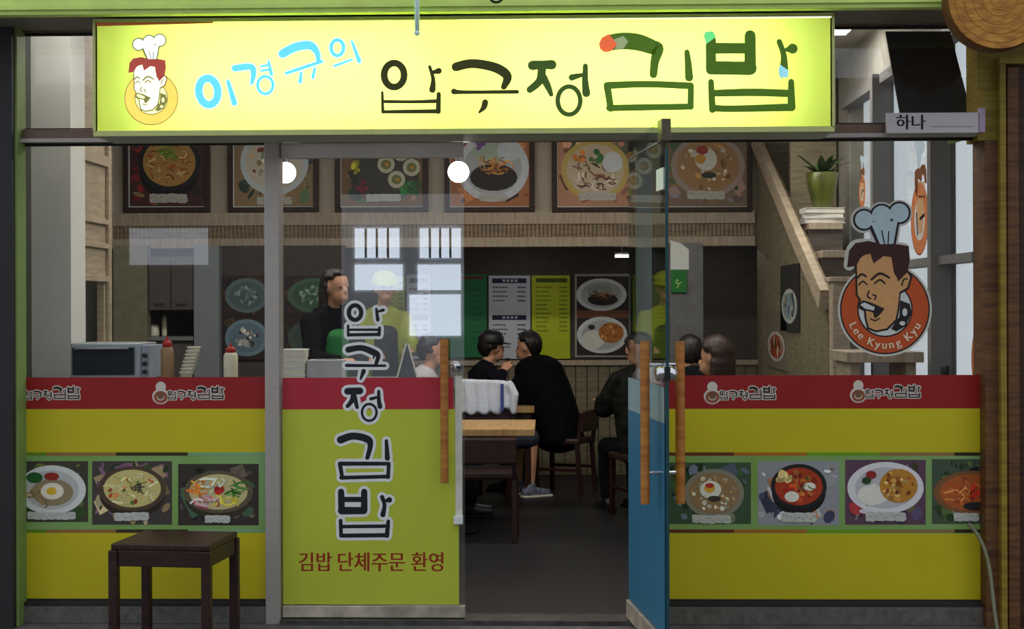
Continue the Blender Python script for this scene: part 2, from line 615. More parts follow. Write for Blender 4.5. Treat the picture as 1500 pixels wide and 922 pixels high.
# ------------------------------------------------------------------ chef badge (drawn in units of a 627 x 922 crop)
def badge(P, pale=False, small=False, lettered=True, thin=False):
    k = (lambda c, w: tuple(c[i] * 0.2 + w[i] * 0.8 for i in range(3))) if pale else (lambda c, w: c)
    dark = k((38, 28, 30), (120, 120, 60))
    orange = k((190, 80, 36), (252, 206, 92))
    skin = k((205, 152, 98), (245, 250, 220))
    hair = k((62, 30, 28), (150, 60, 50))
    hat = k((178, 196, 204), (230, 250, 255))
    white = k((205, 205, 202), (240, 255, 150))
    if thin:                                      # see-through sticker: one sheet of ink, hardly any overlap
        P.ring(318, 640, 196, 196, 96, (244, 150, 96), 40)
        P.ring(318, 640, 246, 246, 10, (150, 84, 60), 40)
        P.ell(318, 640, 148, 148, (244, 238, 226), 32)
        P.layer().poly([(168, 470), (165, 390), (250, 392), (352, 370), (386, 490), (438, 440), (454, 466), (436, 522), (396, 545), (385, 640), (326, 742), (231, 738), (214, 645), (178, 624), (170, 560)], (246, 206, 160))
        P.poly([(114, 412), (124, 322), (158, 282), (230, 270), (300, 288), (372, 286), (446, 298), (452, 372), (438, 440), (392, 486), (366, 444), (352, 358), (255, 392), (238, 338), (190, 352), (164, 402)], (150, 96, 66))
        P.poly([(296, 298), (362, 288), (392, 172), (452, 128), (440, 80), (396, 66), (350, 92), (300, 78), (252, 100), (204, 104), (160, 140), (172, 190), (236, 196)], (232, 244, 250))
        for q in (((172, 500, 12), (215, 490, 12)), ((255, 490, 12), (330, 484, 12)), ((185, 620, 26), (300, 640, 26)), ((400, 600, 30), (370, 740, 30))):
            P.stroke(q, (70, 60, 56))
        return
    if not pale:
        P.ell(318, 640, 254, 254, (200, 196, 186), 48)
        P.stroke([(125, 400, 60), (150, 300, 60), (250, 290, 60), (420, 310, 60)], (200, 196, 186))
        for (a, b, r) in ((205, 155, 72), (300, 133, 74), (395, 120, 72)):
            P.ell(a, b, r, r, (200, 196, 186))
        P.poly([(215, 190), (405, 180), (385, 300), (270, 310)], (200, 196, 186))
    P.layer().ell(318, 640, 243, 243, dark, 48)
    P.layer().ell(318, 640, 235, 235, orange, 48)
    P.layer().ell(318, 640, 150, 150, dark, 40)
    P.layer().ell(318, 640, 142, 142, white, 40)
    # neckerchief
    P.layer().poly([(400, 590), (452, 610), (462, 660), (430, 730), (380, 760), (350, 745), (395, 680)], dark)
    P.ell(425, 655, 14, 22, white, 10)
    P.ell(412, 715, 16, 12, white, 10)
    # hat
    P.layer()
    for (a, b, r) in ((205, 155, 60), (300, 132, 64), (395, 118, 62)):
        P.ell(a, b, r, r, dark)
    P.poly([(225, 180), (396, 172), (374, 300), (282, 306)], dark)
    P.layer()
    for (a, b, r) in ((205, 155, 49), (300, 132, 53), (395, 118, 51)):
        P.ell(a, b, r, r, hat)
    P.poly([(240, 170), (386, 160), (362, 292), (296, 300)], hat)
    if not small:
        for q in (((300, 215, 7), (316, 292, 7)), ((338, 220, 7), (334, 292, 7))):
            P.stroke(q, dark)
    # head: generic cheerful cook
    P.layer().poly([(158, 470), (155, 375), (215, 325), (300, 320), (380, 330), (392, 470), (440, 425), (466, 462), (446, 530), (402, 556), (395, 640), (384, 700), (332, 752), (268, 764), (222, 746), (208, 690), (204, 650), (166, 628), (178, 590), (160, 560)], dark)
    P.layer().poly([(168, 470), (165, 380), (218, 335), (300, 330), (372, 340), (386, 490), (438, 440), (454, 466), (436, 522), (396, 545), (385, 640), (374, 694), (326, 742), (270, 753), (231, 738), (218, 690), (214, 645), (178, 624), (190, 590), (170, 560)], skin)
    P.layer().poly([(114, 412), (124, 322), (158, 282), (230, 270), (300, 288), (372, 286), (446, 298), (452, 372), (438, 440), (392, 486), (366, 444), (352, 358), (310, 352), (255, 392), (238, 338), (190, 352), (164, 402)], hair)
    P.layer()
    if not small:
        P.stroke([(168, 470, 11), (190, 450, 12), (216, 462, 10)], dark)
        P.stroke([(245, 478, 12), (290, 446, 14), (342, 470, 10)], dark)
        P.stroke([(176, 508, 8), (198, 488, 9), (220, 506, 7)], dark)
        P.stroke([(262, 500, 9), (290, 480, 10), (318, 500, 8)], dark)
        P.stroke([(232, 540, 8), (222, 568, 9), (240, 582, 8)], dark)
        P.stroke([(250, 560, 7), (268, 568, 9), (262, 586, 8)], dark)
        P.poly([(172, 615), (200, 590), (250, 606), (316, 636), (290, 668), (262, 690), (252, 656), (200, 642)], dark)
        P.layer().poly([(184, 614), (206, 602), (262, 628), (256, 646), (206, 634)], white)
        P.stroke([(240, 690, 7), (264, 700, 8), (288, 688, 6)], dark)
        P.stroke([(408, 510, 8), (418, 480, 8), (438, 474, 7)], dark)
    else:
        P.stroke([(172, 500, 12), (215, 490, 12)], dark)
        P.stroke([(255, 490, 12), (330, 484, 12)], dark)
        P.stroke([(185, 620, 22), (300, 640, 22)], dark)
    if lettered:
        P.layer()
        word = 'Lee Kyung Kyu'
        a0, a1 = 158.0, 22.0
        wd = {'L': .9, 'K': 1.05, 'u': 1, 'n': 1, 'g': 1, 'y': .95, 'e': .95, ' ': .75}
        tot = sum(wd[c] for c in word)
        acc = 0.0
        for c in word:
            t = math.radians(a0 + (a1 - a0) * (acc + wd[c] / 2) / tot)
            acc += wd[c]
            if c == ' ':
                continue
            r = 212
            P.text(c, 318 + r * math.cos(t), 640 + r * math.sin(t), 62, (228, 200, 170), rot=t - math.pi / 2, bold=1.6)


# ------------------------------------------------------------------ pictures of dishes (flat prints)
def caption(P, rnd, u, v, w, h, light=(192, 192, 185)):
    """the pale, unreadable caption blob under each dish"""
    P.layer()
    n = max(2, int(w / h))
    cw = w / n
    for i in range(n):
        x, y = u - w / 2 + cw * (i + .5), v + rnd.uniform(-.06, .06) * h
        P.poly([(x - cw * .56, y - h * .5), (x - cw * .2, y - h * .6), (x + cw * .5, y - h * .52), (x + cw * .58, y + h * .3), (x + cw * .3, y + h * .56), (x - cw * .5, y + h * .5)], light)
    P.layer()
    for i in range(n * 3):                       # too blurred to read: only smudges
        x, y = u - w / 2 + w * (i + .5) / (n * 3), v + rnd.uniform(-.26, .26) * h
        P.ell(x, y, cw * rnd.uniform(.08, .15), h * rnd.uniform(.08, .16), (166, 164, 156), 8)


def dish(P, seed, box, bg, bgbits, c, r, rim, food, top, vessel='plate', cap=None):
    """box: picture rectangle; c, r: bowl centre and radii; food: list of (kind, n, size, colours[, du, dv, fu, fv])"""
    rnd = random.Random(seed)
    u0, v0, u1, v1 = box
    P.rect(u0, v0, u1, v1, bg)
    P.layer()
    for _ in range(60):                         # table cloth, herbs and props behind the bowl
        s = rnd.uniform(.03, .13) * (u1 - u0)
        x, y = rnd.uniform(u0 + s, u1 - s), rnd.uniform(v0 + s, v1 - s)
        k = rnd.uniform(.7, 1.25)
        col = tuple(min(255, q * k) for q in rnd.choice(bgbits))
        P.ell(x, y, s, s * rnd.uniform(.25, .9), col, 9, rnd.random() * 3.14) if s < .1 * (u1 - u0) else P.poly([(x - s, y - s * .5), (x + s * .4, y - s), (x + s, y + s * .3), (x - s * .3, y + s)], col)

    def ellc(u, v, a, b, col, n=36):            # ellipse cut by the picture's edge
        pts = [(min(max(u + a * math.cos(6.2832 * k / n), u0), u1), min(max(v + b * math.sin(6.2832 * k / n), v0), v1)) for k in range(n)]
        P.poly(pts, col)
    P.layer()
    if vessel == 'pot':
        ellc(c[0], c[1] + r[1] * .28, r[0] * .96, r[1] * 1.0, tuple(q * .6 for q in rim))
    ellc(c[0], c[1], r[0], r[1], rim)
    P.layer()
    k = .84 if vessel != 'plate' else .8
    ellc(c[0], c[1], r[0] * k, r[1] * k, tuple(q * .86 for q in rim) if vessel == 'plate' else food[0][3][0])
    for f in food:
        P.layer()
        kind, n, s, cols = f[:4]
        du, dv, fu, fv = f[4:] if len(f) > 4 else (0, 0, .74, .74)
        cu, cv = c[0] + du * r[0], c[1] + dv * r[1]
        if kind != 'blob' or n > 1:
            P.bits(rnd, min(max(cu, u0 + 4), u1 - 4), cv, min(r[0] * fu, (u1 - u0) * .42), r[1] * fv, n, s * r[0], cols, kind)
        else:
            P.ell(cu, cv, r[0] * fu, r[1] * fv, cols[0], 18)
    if cap:
        caption(P, rnd, *cap)


RICE = [(226, 222, 208), (206, 200, 182)]
# ------------------------------------------------------------------ the setting outside
pave = build('pavement', MB().box(-9, 9, -14, 0.0, -0.12, 0.0), mat('grey_pavement', (96, 92, 88), 0.75, var=0.25, scale=9, bump=0.2))
tag(pave, 'grey pavement in front of the shop', kind='structure')
sill = build('trim_1', MB().box(AX(412, 0), AX(925, 0), -0.07, 0.10, 0.0, 0.022), mat('worn_steel_threshold', (88, 84, 82), 0.45, 0.6, var=0.35, scale=16))
tag(sill, 'worn steel threshold under the doors', kind='structure')

# canopy slab over the pavement and the green fascia beam under it
tag(build('ceiling_outside', MB().box(-4.2, 4.2, -0.54, 0.28, 3.02, 3.14), mat('grey_canopy', (150, 150, 146), 0.7)), 'grey canopy slab above the sign', kind='structure')
beam = thing('trim_2', 'pale green steel beam running above the yellow sign', None, (0, -.5, 2.8), kind='structure')
xl, xr = AX(0, -.5), AX(1500, -.5)
build('beam_face', MB().box(xl - .4, xr + .3, -.52, -.46, AZ(16, -.52), 3.02), M_GREEN, beam, .004)
build('beam_lip', MB().box(xl - .4, xr + .3, -.535, -.52, AZ(9, -.52), AZ(3, -.52)), M_GREEN, beam)
build('beam_soffit', MB().box(xl - .4, xr + .3, -.46, -.05, AZ(14, -.46), AZ(14, -.46) + .05), mat('soffit_grey', (120, 112, 98), .6), beam)

# upper fixed frame above the glazing
Zt0, Zt1 = AZ(207, 0), AZ(187, 0)            # transom bar
ztop = AZ(44, 0)
XL, XR = AX(27, 0), AX(1443, 0)
XP0, XP1 = AX(391, 0), AX(412, 0)            # post between window and door
XD = AX(680, 0)                               # free edge of the closed door
XH = AX(926, 0)                               # pivot of the open door
XQ0, XQ1 = XH + .02, XH + .09                 # post beside the opening
fr = thing('trim_3', 'bronze and steel shopfront frame around the glass', None, (0, 0, 0), kind='structure')
build('transom_bar', MB().box(XL, XR, -.06, .06, Zt0, Zt1), M_BRONZE, fr, .004)
build('transom_lip', MB().box(XL, XR, -.085, -.06, Zt0, Zt0 + .018), M_STEEL, fr)
build('head_bar', MB().box(XL, XR, -.05, .05, ztop, ztop + .06), M_BRONZE, fr, .004)
build('head_channel', MB().box(XL, XR, -.03, .03, ztop + .06, 3.02), mat('head_grey', (104, 96, 88), .55), fr)
build('post', MB().box(XP0, XP1, -.06, .06, 0, Zt0), M_STEEL, fr, .004)
build('post', MB().box(XQ0, XQ1, -.04, .06, 0, Zt0), M_STEEL, fr, .004)
build('jamb', MB().box(XL - .03, XL + .012, -.05, .06, 0, ztop), M_STEEL, fr)
build('jamb', MB().box(XR - .01, XR + .05, -.05, .06, 0, ztop), M_BRONZE, fr)
build('mullion', MB().box(XP0, XP1, -.04, .04, Zt1, ztop), M_BRONZE, fr)
zb = AZ(881, 0)
zb1 = AZ(881, 0, 1200)
build('bottom_rail', MB().box(XL, XP0, -.05, .05, zb - .018, zb), mat('dark_rubber', (34, 32, 32), .6), fr)
build('bottom_rail', MB().box(XQ1, XR, -.05, .05, zb1 - .018, zb1), MATS['dark_rubber'], fr)
build('stone_base', MB().box(XL - .03, XP0, -.05, .1, 0, zb - .018), M_STONE, fr, .004)
build('stone_base', MB().box(XQ1, XR + .05, -.05, .1, 0, zb1 - .018), M_STONE, fr, .004)


def window(name, x0, x1, z0, z1, label, Y=0.0):
    w = thing(name, label, None, (0, 0, 0), kind='structure')
    build('pane', MB().box(x0, x1, Y - .004, Y + .004, z0, z1), M_GLASS, w)
    build('gasket', MB().box(x0, x1, Y - .012, Y + .012, z0, z0 + .01).box(x0, x1, Y - .012, Y + .012, z1 - .01, z1), MATS['dark_rubber'], w)
    return w


window('window_1', XL + .012, XP0, zb, Zt0, 'glass pane left of the closed door')
window('window_2', XQ1, XR - .01, zb1, Zt0, 'large glass pane right of the open door')
window('window_3', XL + .012, XP0, Zt1, ztop, 'small upper pane left of the sign')
window('window_4', XP1, XR - .01, Zt1, ztop, 'upper pane behind and right of the sign')

# left neighbour: green strip and dark pier
pier = thing('wall_outer_left', 'dark pier with a green edge at the left end of the shopfront', None, (0, 0, 0), kind='structure')
build('dark_pier', MB().box(AX(-260, -.16), AX(18, -.16), -.16, .1, 0, 3.02), M_DARK, pier)
build('green_edge', MB().box(AX(17, -.1), AX(28, -.1), -.12, .0, 0, 3.02), mat('green_edge_shade_tone', (128, 152, 84), .5, var=.06), pier, .004)  # beam green darkened in colour to stand for shading on this strip

# right neighbour: brown wooden post, door frame and the log above them
nb = thing('wall_outer_right', 'brown wooden frontage of the neighbouring shop', None, (0, 0, 0), kind='structure')
M_OLIVE = wood('olive_yellow_board', (150, 128, 40), (118, 96, 28))
build('post', MB().box(AX(1443, -.1), AX(1467, -.1), -.1, .1, 0, AZ(205, -.1, 1450)), M_BROWNPOST, nb, .004)
build('board', MB().box(AX(1434, -.1), AX(1700, -.1), -.09, .1, AZ(205, -.1, 1450), 3.02), M_OLIVE, nb)
build('door_frame', MB().box(AX(1465, -.13), AX(1474, -.13), -.14, -.08, 0, AZ(94, -.13, 1470)).box(AX(1465, -.13), AX(1700, -.13), -.14, -.08, AZ(94, -.13, 1470), AZ(84, -.13, 1470)), M_OLIVE, nb, .004)
build('door_leaf', MB().box(AX(1474, -.1), AX(1700, -.1), -.1, .0, 0, AZ(94, -.13, 1470)), wood('dark_door_wood', (70, 34, 18), (40, 18, 12)), nb)
build('door_stile', MB().box(AX(1476, -.12), AX(1493, -.12), -.125, -.1, 0, AZ(98, -.13, 1470)), M_BROWNPOST, nb, .004)

lc = at(1463, -2, -.64)
log = thing('log_slice', 'round sawn log slice at the upper right corner', 'log', lc)
lr = 76 * (CAM_D - .64) / F_PX
build('log_bark', MB().lathe([(lr * .97, 0.0), (lr, .02), (lr * .99, .06), (lr * .97, .102)], lc, 36, 'y'), wood('log_bark', (112, 70, 30), (70, 42, 18), (1, .2, 1)), log)
m_end = mat('sawn_log_end', (196, 138, 56), .7, c2=(150, 96, 36), scale=16, stretch=(1, 1, 3), bump=.3)
build('sawn_face', MB().lathe([(lr * .96, -.012), (lr * .96, .004)], lc, 36, 'y'), m_end, log)
for i in range(5):
    rr = lr * (.16 + .17 * i)
    mb = MB()
    mb.lathe([(rr, -.0135), (rr + .0025, -.0135), (rr + .0025, -.011), (rr, -.011)], lc, 36, 'y')
    mb.f = [f for f in mb.f if len(f) == 4]
    build('growth_ring', mb, mat('growth_ring', (160, 106, 42), .8), log)

# ------------------------------------------------------------------ the lit sign
YF = -0.42
sx0, sx1 = AX(138.5, YF, 110), AX(1220.5, YF, 110)
sz0, sz1 = AZ(190, YF, 680), AZ(27.5, YF, 680)
sign = thing('shop_sign', 'long yellow backlit shop sign with green and blue Korean lettering', 'sign', ((sx0 + sx1) / 2, -.2, sz0))
t = .012
build('housing', MB().box(sx0, sx1, YF, -.12, sz0 - .02, sz0).box(sx0, sx1, YF, -.12, sz1, sz1 + t).box(sx0, sx0 + t, YF, -.12, sz0, sz1).box(sx1 - t, sx1, YF, -.12, sz0, sz1)
      .box(sx0, sx1, -.13, -.12, sz0, sz1), mat('sign_housing', (176, 176, 160), .5, var=.05), sign)
build('edge_trim', MB().box(sx0 - .004, sx1 + .004, YF - .008, YF + .012, sz0 - .02, sz0 + .004).box(sx0 - .004, sx1 + .004, YF - .008, YF + .012, sz1 - .004, sz1 + t)
      .box(sx0 - .006, sx0 + .006, YF - .008, YF + .012, sz0, sz1).box(sx1 - .006, sx1 + .006, YF - .008, YF + .012, sz0, sz1), mat('sign_edge_trim', (186, 190, 120), .45, var=.05), sign)
mf = bpy.data.materials.new('yellow_translucent_sign_skin')
mf.use_nodes = True
nt = mf.node_tree
nt.nodes.remove(nt.nodes['Principled BSDF'])
tr = nt.nodes.new('ShaderNodeBsdfTranslucent')
df = nt.nodes.new('ShaderNodeBsdfDiffuse')
mx = nt.nodes.new('ShaderNodeMixShader')
tr.inputs[0].default_value = (0.66, 0.85, 0.19, 1)
df.inputs[0].default_value = (0.55, 0.62, 0.05, 1)
mx.inputs[0].default_value = .25
nt.links.new(tr.outputs[0], mx.inputs[1])
nt.links.new(df.outputs[0], mx.inputs[2])
nt.links.new(mx.outputs[0], nt.nodes['Material Output'].inputs[0])
build('face', MB().add([(sx0 + .004, YF, sz0), (sx1 - .004, YF, sz0), (sx1 - .004, YF, sz1), (sx0 + .004, YF, sz1)], [(0, 1, 2, 3)]), mf, sign)
m_tube = glow('sign_tube_light', (255, 252, 235), TUBE)
for k in range(3):
    z = sz0 + (sz1 - sz0) * (.2 + .3 * k)
    for (a, b) in ((.075, .48), (.52, .93)):
        build('fluorescent_tube', MB().tube([(sx0 + (sx1 - sx0) * a, -.19, z), (sx0 + (sx1 - sx0) * b, -.19, z)], .013, 8), m_tube, sign)

G = (48, 66, 12)
for nm, it, col in (('letter_ap', SIGN_AP, (44, 46, 8)), ('letter_gu', SIGN_GU, (46, 48, 8)), ('letter_jeong', SIGN_JEONG, (56, 80, 26)), ('letter_gim', SIGN_GIM, (70, 104, 22)), ('letter_bap', SIGN_BAP, (66, 98, 18))):
    P = Print(plane_at(YF - .003))
    letter(P, it, col)
    P.layer()
    if nm == 'letter_gim':
        P.poly([(860 + a / 3.7475, 10 + b / 3.7475) for a, b in ((64, 205), (80, 170), (120, 148), (165, 208), (130, 245), (95, 250), (72, 232))], (236, 104, 62))
        P.poly([(860 + a / 3.7475, 10 + b / 3.7475) for a, b in ((165, 208), (145, 180), (200, 160), (225, 190), (200, 230), (150, 235))], (150, 160, 120))
    if nm == 'letter_bap':
        P.poly([(860 + a / 3.7475, 10 + b / 3.7475) for a, b in ((640, 160), (650, 138), (690, 134), (708, 164), (655, 204))], (112, 232, 140))
        P.poly([(860 + a / 3.7475, 10 + b / 3.7475) for a, b in ((1060, 318), (1106, 350), (1102, 386), (1060, 390), (1050, 350))], (150, 214, 230))
    P.build('letter', sign, INK_LETTER)
for it in SIGN_NAME:
    P = Print(plane_at(YF - .003))
    letter(P, it, (190, 232, 190), 1.6)
    P.layer()
    letter(P, it, (84, 180, 226))
    P.build('letter', sign, INK_BACKLIT)
P = Print(sub(plane_at(YF - .003), 170, 40, 6.15))
badge(P, pale=True, lettered=False)
o = P.build('chef_badge', sign, INK_BACKLIT)
o['label'] = 'pale chef badge on an orange ring'
P = Print(plane_at(YF - .003))
P.poly([(141, 33), (312, 29), (312, 34), (141, 38.5)], (226, 120, 60))
P.build('stripe', sign, INK)
P = Print(plane_at(YF - .003))
P.poly([(670, 24.5), (1218, 21.5), (1218, 26), (670, 29)], (250, 250, 226))
P.build('stripe', sign, INK_BACKLIT)

rod_p = at(611, 48, -.6)
rod = thing('pale_line_rod', 'thin pale rod drawing an upright line in front of the sign', 'rod', rod_p)
m_rod = mat('pale_blue_white', (214, 240, 238), .3, var=.03)
build('rod', MB().tube([rod_p, (rod_p.x, rod_p.y, 3.02)], .011, 10), m_rod, rod, smooth=True)  # pale upright line built as a thin rod
build('rod_tip', MB().ball((rod_p.x, rod_p.y, rod_p.z), .013), m_rod, rod, smooth=True)
bp = at(727, 0, -.75)
bolt = thing('hanging_hook', 'small dark hook at the top edge above the sign', 'hook', bp)
build('hook', MB().tube([(bp.x + .03 * math.cos(a), bp.y, bp.z + .02 + .03 * math.sin(a)) for a in [math.pi + i * math.pi / 8 for i in range(9)]], .006, 8)
      .tube([(bp.x + .03, bp.y, bp.z + .02), (bp.x + .03, bp.y, 3.02)], .006, 8), M_BLACK, bolt, smooth=True)

# ------------------------------------------------------------------ printed films on the glass
M_YEL = mat('yellow_window_film', (196, 182, 24), .4, var=.04, scale=3)
M_YEL_LIT = mat('yellow_film_lit_tone', (186, 194, 58), .4, var=.04, scale=3)  # same yellow film, its tone shifted to stand for light on the door
M_REDF = mat('red_window_film', (146, 22, 24), .4, var=.06, scale=4)
M_RED_REFL = mat('red_film_reflection_tone', (176, 40, 54), .35, var=.06, scale=4)  # same red film with the reflection's pink put into its colour
M_BAND = mat('green_picture_band_film', (120, 158, 62), .4, c2=(134, 170, 110), scale=2.5)
FY = -.0085


def film(parent, name, u0, v0, u1, v1, m, Y=FY):
    pc = (v0 + v1) / 2
    return build(name, MB().box(AX(u0, Y, pc), AX(u1, Y, pc), Y, Y + .003, AZ(v1, Y, (u0 + u1) / 2), AZ(v0, Y, (u0 + u1) / 2)), m, parent)


SIGNALL = SIGN_AP + SIGN_GU + SIGN_JEONG + SIGN_GIM + SIGN_BAP


def mini_logo(parent, u0, v0, u1, v1, Y):
    """small badge and word, white-edged, on the red band"""
    w, h = u1 - u0, v1 - v0
    P = Print(plane_at(Y))
    bw = w * .2
    tx = lambda x: u0 + bw + (x - 555) / 613 * (w - bw - 2)
    ty = lambda y: v0 + h * .18 + (y - 45) / 123 * h * .62
    k = (w - bw) / 613
    its = []
    for kk, d in SIGNALL:
        if kk == 's':
            its.append((kk, tuple((tx(p[0]), ty(p[1]), p[2] * k) for p in d)))
        else:
            its.append((kk, (tx(d[0]), ty(d[1]), d[2] * k, d[3] * k * 1.1, d[4] * k, d[5])))
    P.ell(u0 + bw * .5, v0 + h * .22, bw * .36, h * .24, (206, 196, 186))
    P.ell(u0 + bw * .5, v0 + h * .66, bw * .6, h * .36, (206, 196, 186))
    letter(P, its, (206, 196, 186), 1.7)
    P.layer()
    letter(P, its, (52, 40, 36), .15)
    P.ring(u0 + bw * .5, v0 + h * .68, bw * .38, h * .22, bw * .16, (150, 70, 40), 20)
    P.ell(u0 + bw * .5, v0 + h * .6, bw * .24, h * .18, (120, 84, 60))
    o = P.build('logo', parent)
    return o


def picture(parent, Y, **kw):
    P = Print(plane_at(Y))
    dish(P, **kw)
    return P.build('food_picture', parent)


GRN, DKG, PUR, TAN = (58, 84, 40), (36, 40, 34), (120, 84, 110), (150, 126, 92)
# left window
wl = thing('window_graphic', 'red and yellow film with three food pictures on the window behind the stool', 'window film', (AX(205, FY), FY, zb))
film(wl, 'red_band', 25, 553, 391, 599.5, M_REDF)
film(wl, 'yellow_panel', 25, 599.5, 391, 664, M_YEL)
film(wl, 'picture_band', 25, 664, 391, 781, M_BAND)
film(wl, 'yellow_panel', 25, 781, 391, 881, M_YEL)
P = Print(plane_at(FY))
for (a, b, c) in ((25, 68, (104, 140, 30)), (68, 170, (150, 110, 60)), (170, 275, (60, 48, 26)), (275, 391, (126, 168, 120))):
    for v_ in (663, 776):
        P = Print(plane_at(FY))
        P.rect(a, v_, b, v_ + 5, c)
        P.build('stripe', wl)
mini_logo(wl, 14, 560, 119, 592, FY)
mini_logo(wl, 225, 560, 330, 592, FY)
picture(wl, FY, seed=1, box=(26, 676, 129, 765), bg=(66, 62, 50), bgbits=[GRN, DKG, (120, 110, 100), (90, 60, 40), (100, 110, 50)], c=(76, 718), r=(50, 36), rim=(216, 216, 212),
        food=[('blob', 1, 1, [(150, 132, 100)], .02, .1, .62, .55), ('strip', 30, .06, [(150, 120, 80), (130, 96, 60), (180, 150, 90)], -.3, .25, .4, .4), ('blob', 1, 1, [(36, 92, 40)], -.5, -.5, .24, .22),
              ('blob', 1, 1, [(150, 44, 30)], 0, -.55, .22, .16), ('blob', 1, 1, [(236, 226, 206)], .02, .05, .34, .34), ('blob', 1, 1, [(226, 180, 44)], 0, .05, .15, .16)], top=None, cap=(76, 756, 70, 10))
picture(wl, FY, seed=2, box=(135, 676, 252, 769), bg=(70, 64, 58), bgbits=[PUR, TAN, DKG, GRN, (190, 170, 130)], c=(194, 716), r=(50, 33), rim=(84, 66, 50), vessel='pot',
        food=[('blob', 1, 1, [(206, 190, 120)], 0, 0, .84, .8), ('strip', 60, .07, [(226, 216, 150), (200, 184, 100), (236, 226, 180)]), ('blob', 14, .07, [(170, 60, 40), (90, 120, 50), (200, 120, 70)]),
              ('strip', 8, .07, [(70, 66, 50)], .1, -.1, .3, .3)], top=None, cap=(193, 757, 50, 11))
picture(wl, FY, seed=3, box=(261, 680, 379, 770), bg=(58, 52, 46), bgbits=[DKG, (90, 80, 70), (70, 100, 70), (110, 96, 80)], c=(320, 721), r=(51, 31), rim=(96, 84, 66), vessel='pot',
        food=[('blob', 1, 1, [(200, 184, 130)], 0, 0, .84, .8), ('strip', 18, .08, [(226, 150, 50), (220, 120, 40)], -.5, -.1, .28, .4), ('strip', 16, .08, [(96, 150, 60), (50, 110, 40)], .5, -.2, .3, .35),
              ('strip', 16, .08, [(226, 210, 80), (210, 190, 60)], .25, .4, .35, .25), ('strip', 14, .08, [(206, 90, 110), (230, 200, 200)], -.35, .45, .3, .25), ('strip', 12, .08, [(226, 226, 200)], -.1, -.4, .3, .3),
              ('blob', 6, .09, [(180, 40, 34)], .05, -.05, .1, .12)], top=None, cap=(319, 761, 36, 10))
# right window
wr = thing('window_graphic', 'red and yellow film with four food pictures on the window under the chef badge', 'window film', (AX(1215, FY), FY, zb))
film(wr, 'red_band', 958, 550, 1446, 599, M_REDF)
film(wr, 'yellow_panel', 958, 599, 1446, 664, M_YEL)
film(wr, 'picture_band', 958, 664, 1446, 782, M_BAND)
film(wr, 'yellow_panel', 958, 782, 1446, 881, M_YEL)
P = Print(plane_at(FY))
for (a, b, c) in ((960, 1075, (110, 50, 22)), (1075, 1182, (176, 110, 26)), (1182, 1288, (110, 160, 30)), (1288, 1398, (146, 116, 70)), (1398, 1446, (54, 42, 22))):
    for v_ in (663, 776):
        P = Print(plane_at(FY))
        P.rect(a, v_, b, v_ + 5, c)
        P.build('stripe', wr)
mini_logo(wr, 1033, 560, 1138, 592, FY)
mini_logo(wr, 1247, 558, 1350, 590, FY)
picture(wr, FY, seed=4, box=(972, 678, 1100, 768), bg=(60, 84, 58), bgbits=[GRN, DKG, (100, 110, 130), (130, 130, 100), (44, 70, 34)], c=(1046, 723), r=(44, 36), rim=(140, 134, 116), vessel='bowl',
        food=[('blob', 1, 1, [(150, 120, 84)], 0, 0, .84, .8), ('blob', 50, .07, [(206, 196, 170), (170, 130, 80), (226, 216, 200)]), ('blob', 1, 1, [(230, 226, 214)], -.12, -.15, .36, .36),
              ('blob', 1, 1, [(60, 50, 40)], .0, .22, .22, .12), ('blob', 1, 1, [(226, 170, 60)], -.15, -.2, .18, .18), ('blob', 1, 1, [(190, 50, 34)], -.15, -.32, .15, .1)], top=None, cap=(1042, 761, 56, 11))
picture(wr, FY, seed=5, box=(1110, 676, 1229, 770), bg=(150, 150, 156), bgbits=[(70, 76, 100), (220, 220, 220), (60, 64, 90), (200, 200, 206), (170, 120, 90)], c=(1170, 713), r=(41, 33), rim=(38, 34, 34), vessel='pot',
        food=[('blob', 1, 1, [(176, 60, 30)], 0, 0, .86, .84), ('blob', 40, .12, [(206, 80, 36), (180, 44, 24), (216, 130, 60), (150, 50, 26)]), ('blob', 8, .14, [(226, 200, 130)], -.5, -.3, .25, .3),
              ('blob', 1, 1, [(232, 228, 212)], -.25, .45, .26, .24), ('blob', 1, 1, [(232, 228, 212)], .38, .0, .22, .18), ('strip', 8, .06, [(70, 110, 40)], .1, -.1, .4, .3)], top=None, cap=(1170, 758, 50, 13))
picture(wr, FY, seed=6, box=(1238, 674, 1356, 769), bg=(96, 66, 84), bgbits=[(60, 50, 70), (190, 180, 190), (80, 70, 100), (150, 50, 50), (90, 80, 60)], c=(1297, 715), r=(56, 38), rim=(222, 218, 222),
        food=[('bits', 40, .06, RICE, -.32, .3, .42, .42), ('blob', 1, 1, [(226, 222, 212)], -.34, .28, .4, .4), ('blob', 1, 1, [(190, 130, 50)], .34, -.08, .5, .66), ('blob', 46, .07, [(170, 96, 34), (206, 150, 70), (140, 70, 26), (216, 180, 110)], .34, -.08, .42, .55),
              ('blob', 1, 1, [(150, 44, 34)], -.38, -.5, .14, .16), ('blob', 1, 1, [(44, 70, 40)], -.5, -.28, .12, .14)], top=None, cap=(1297, 757, 58, 12))
picture(wr, FY, seed=7, box=(1365, 673, 1445, 768), bg=(70, 84, 66), bgbits=[DKG, GRN, (150, 160, 150), (96, 120, 70)], c=(1425, 722), r=(58, 32), rim=(130, 84, 52), vessel='bowl',
        food=[('blob', 1, 1, [(176, 92, 40)], -.25, 0, .55, .7), ('strip', 46, .06, [(206, 104, 44), (180, 70, 30), (226, 150, 80)], -.2, 0, .5, .6), ('blob', 8, .1, [(190, 50, 30)], .1, -.1, .2, .4),
              ('blob', 1, 1, [(40, 38, 38)], .05, .62, .3, .2)], top=None, cap=(1415, 758, 36, 11))

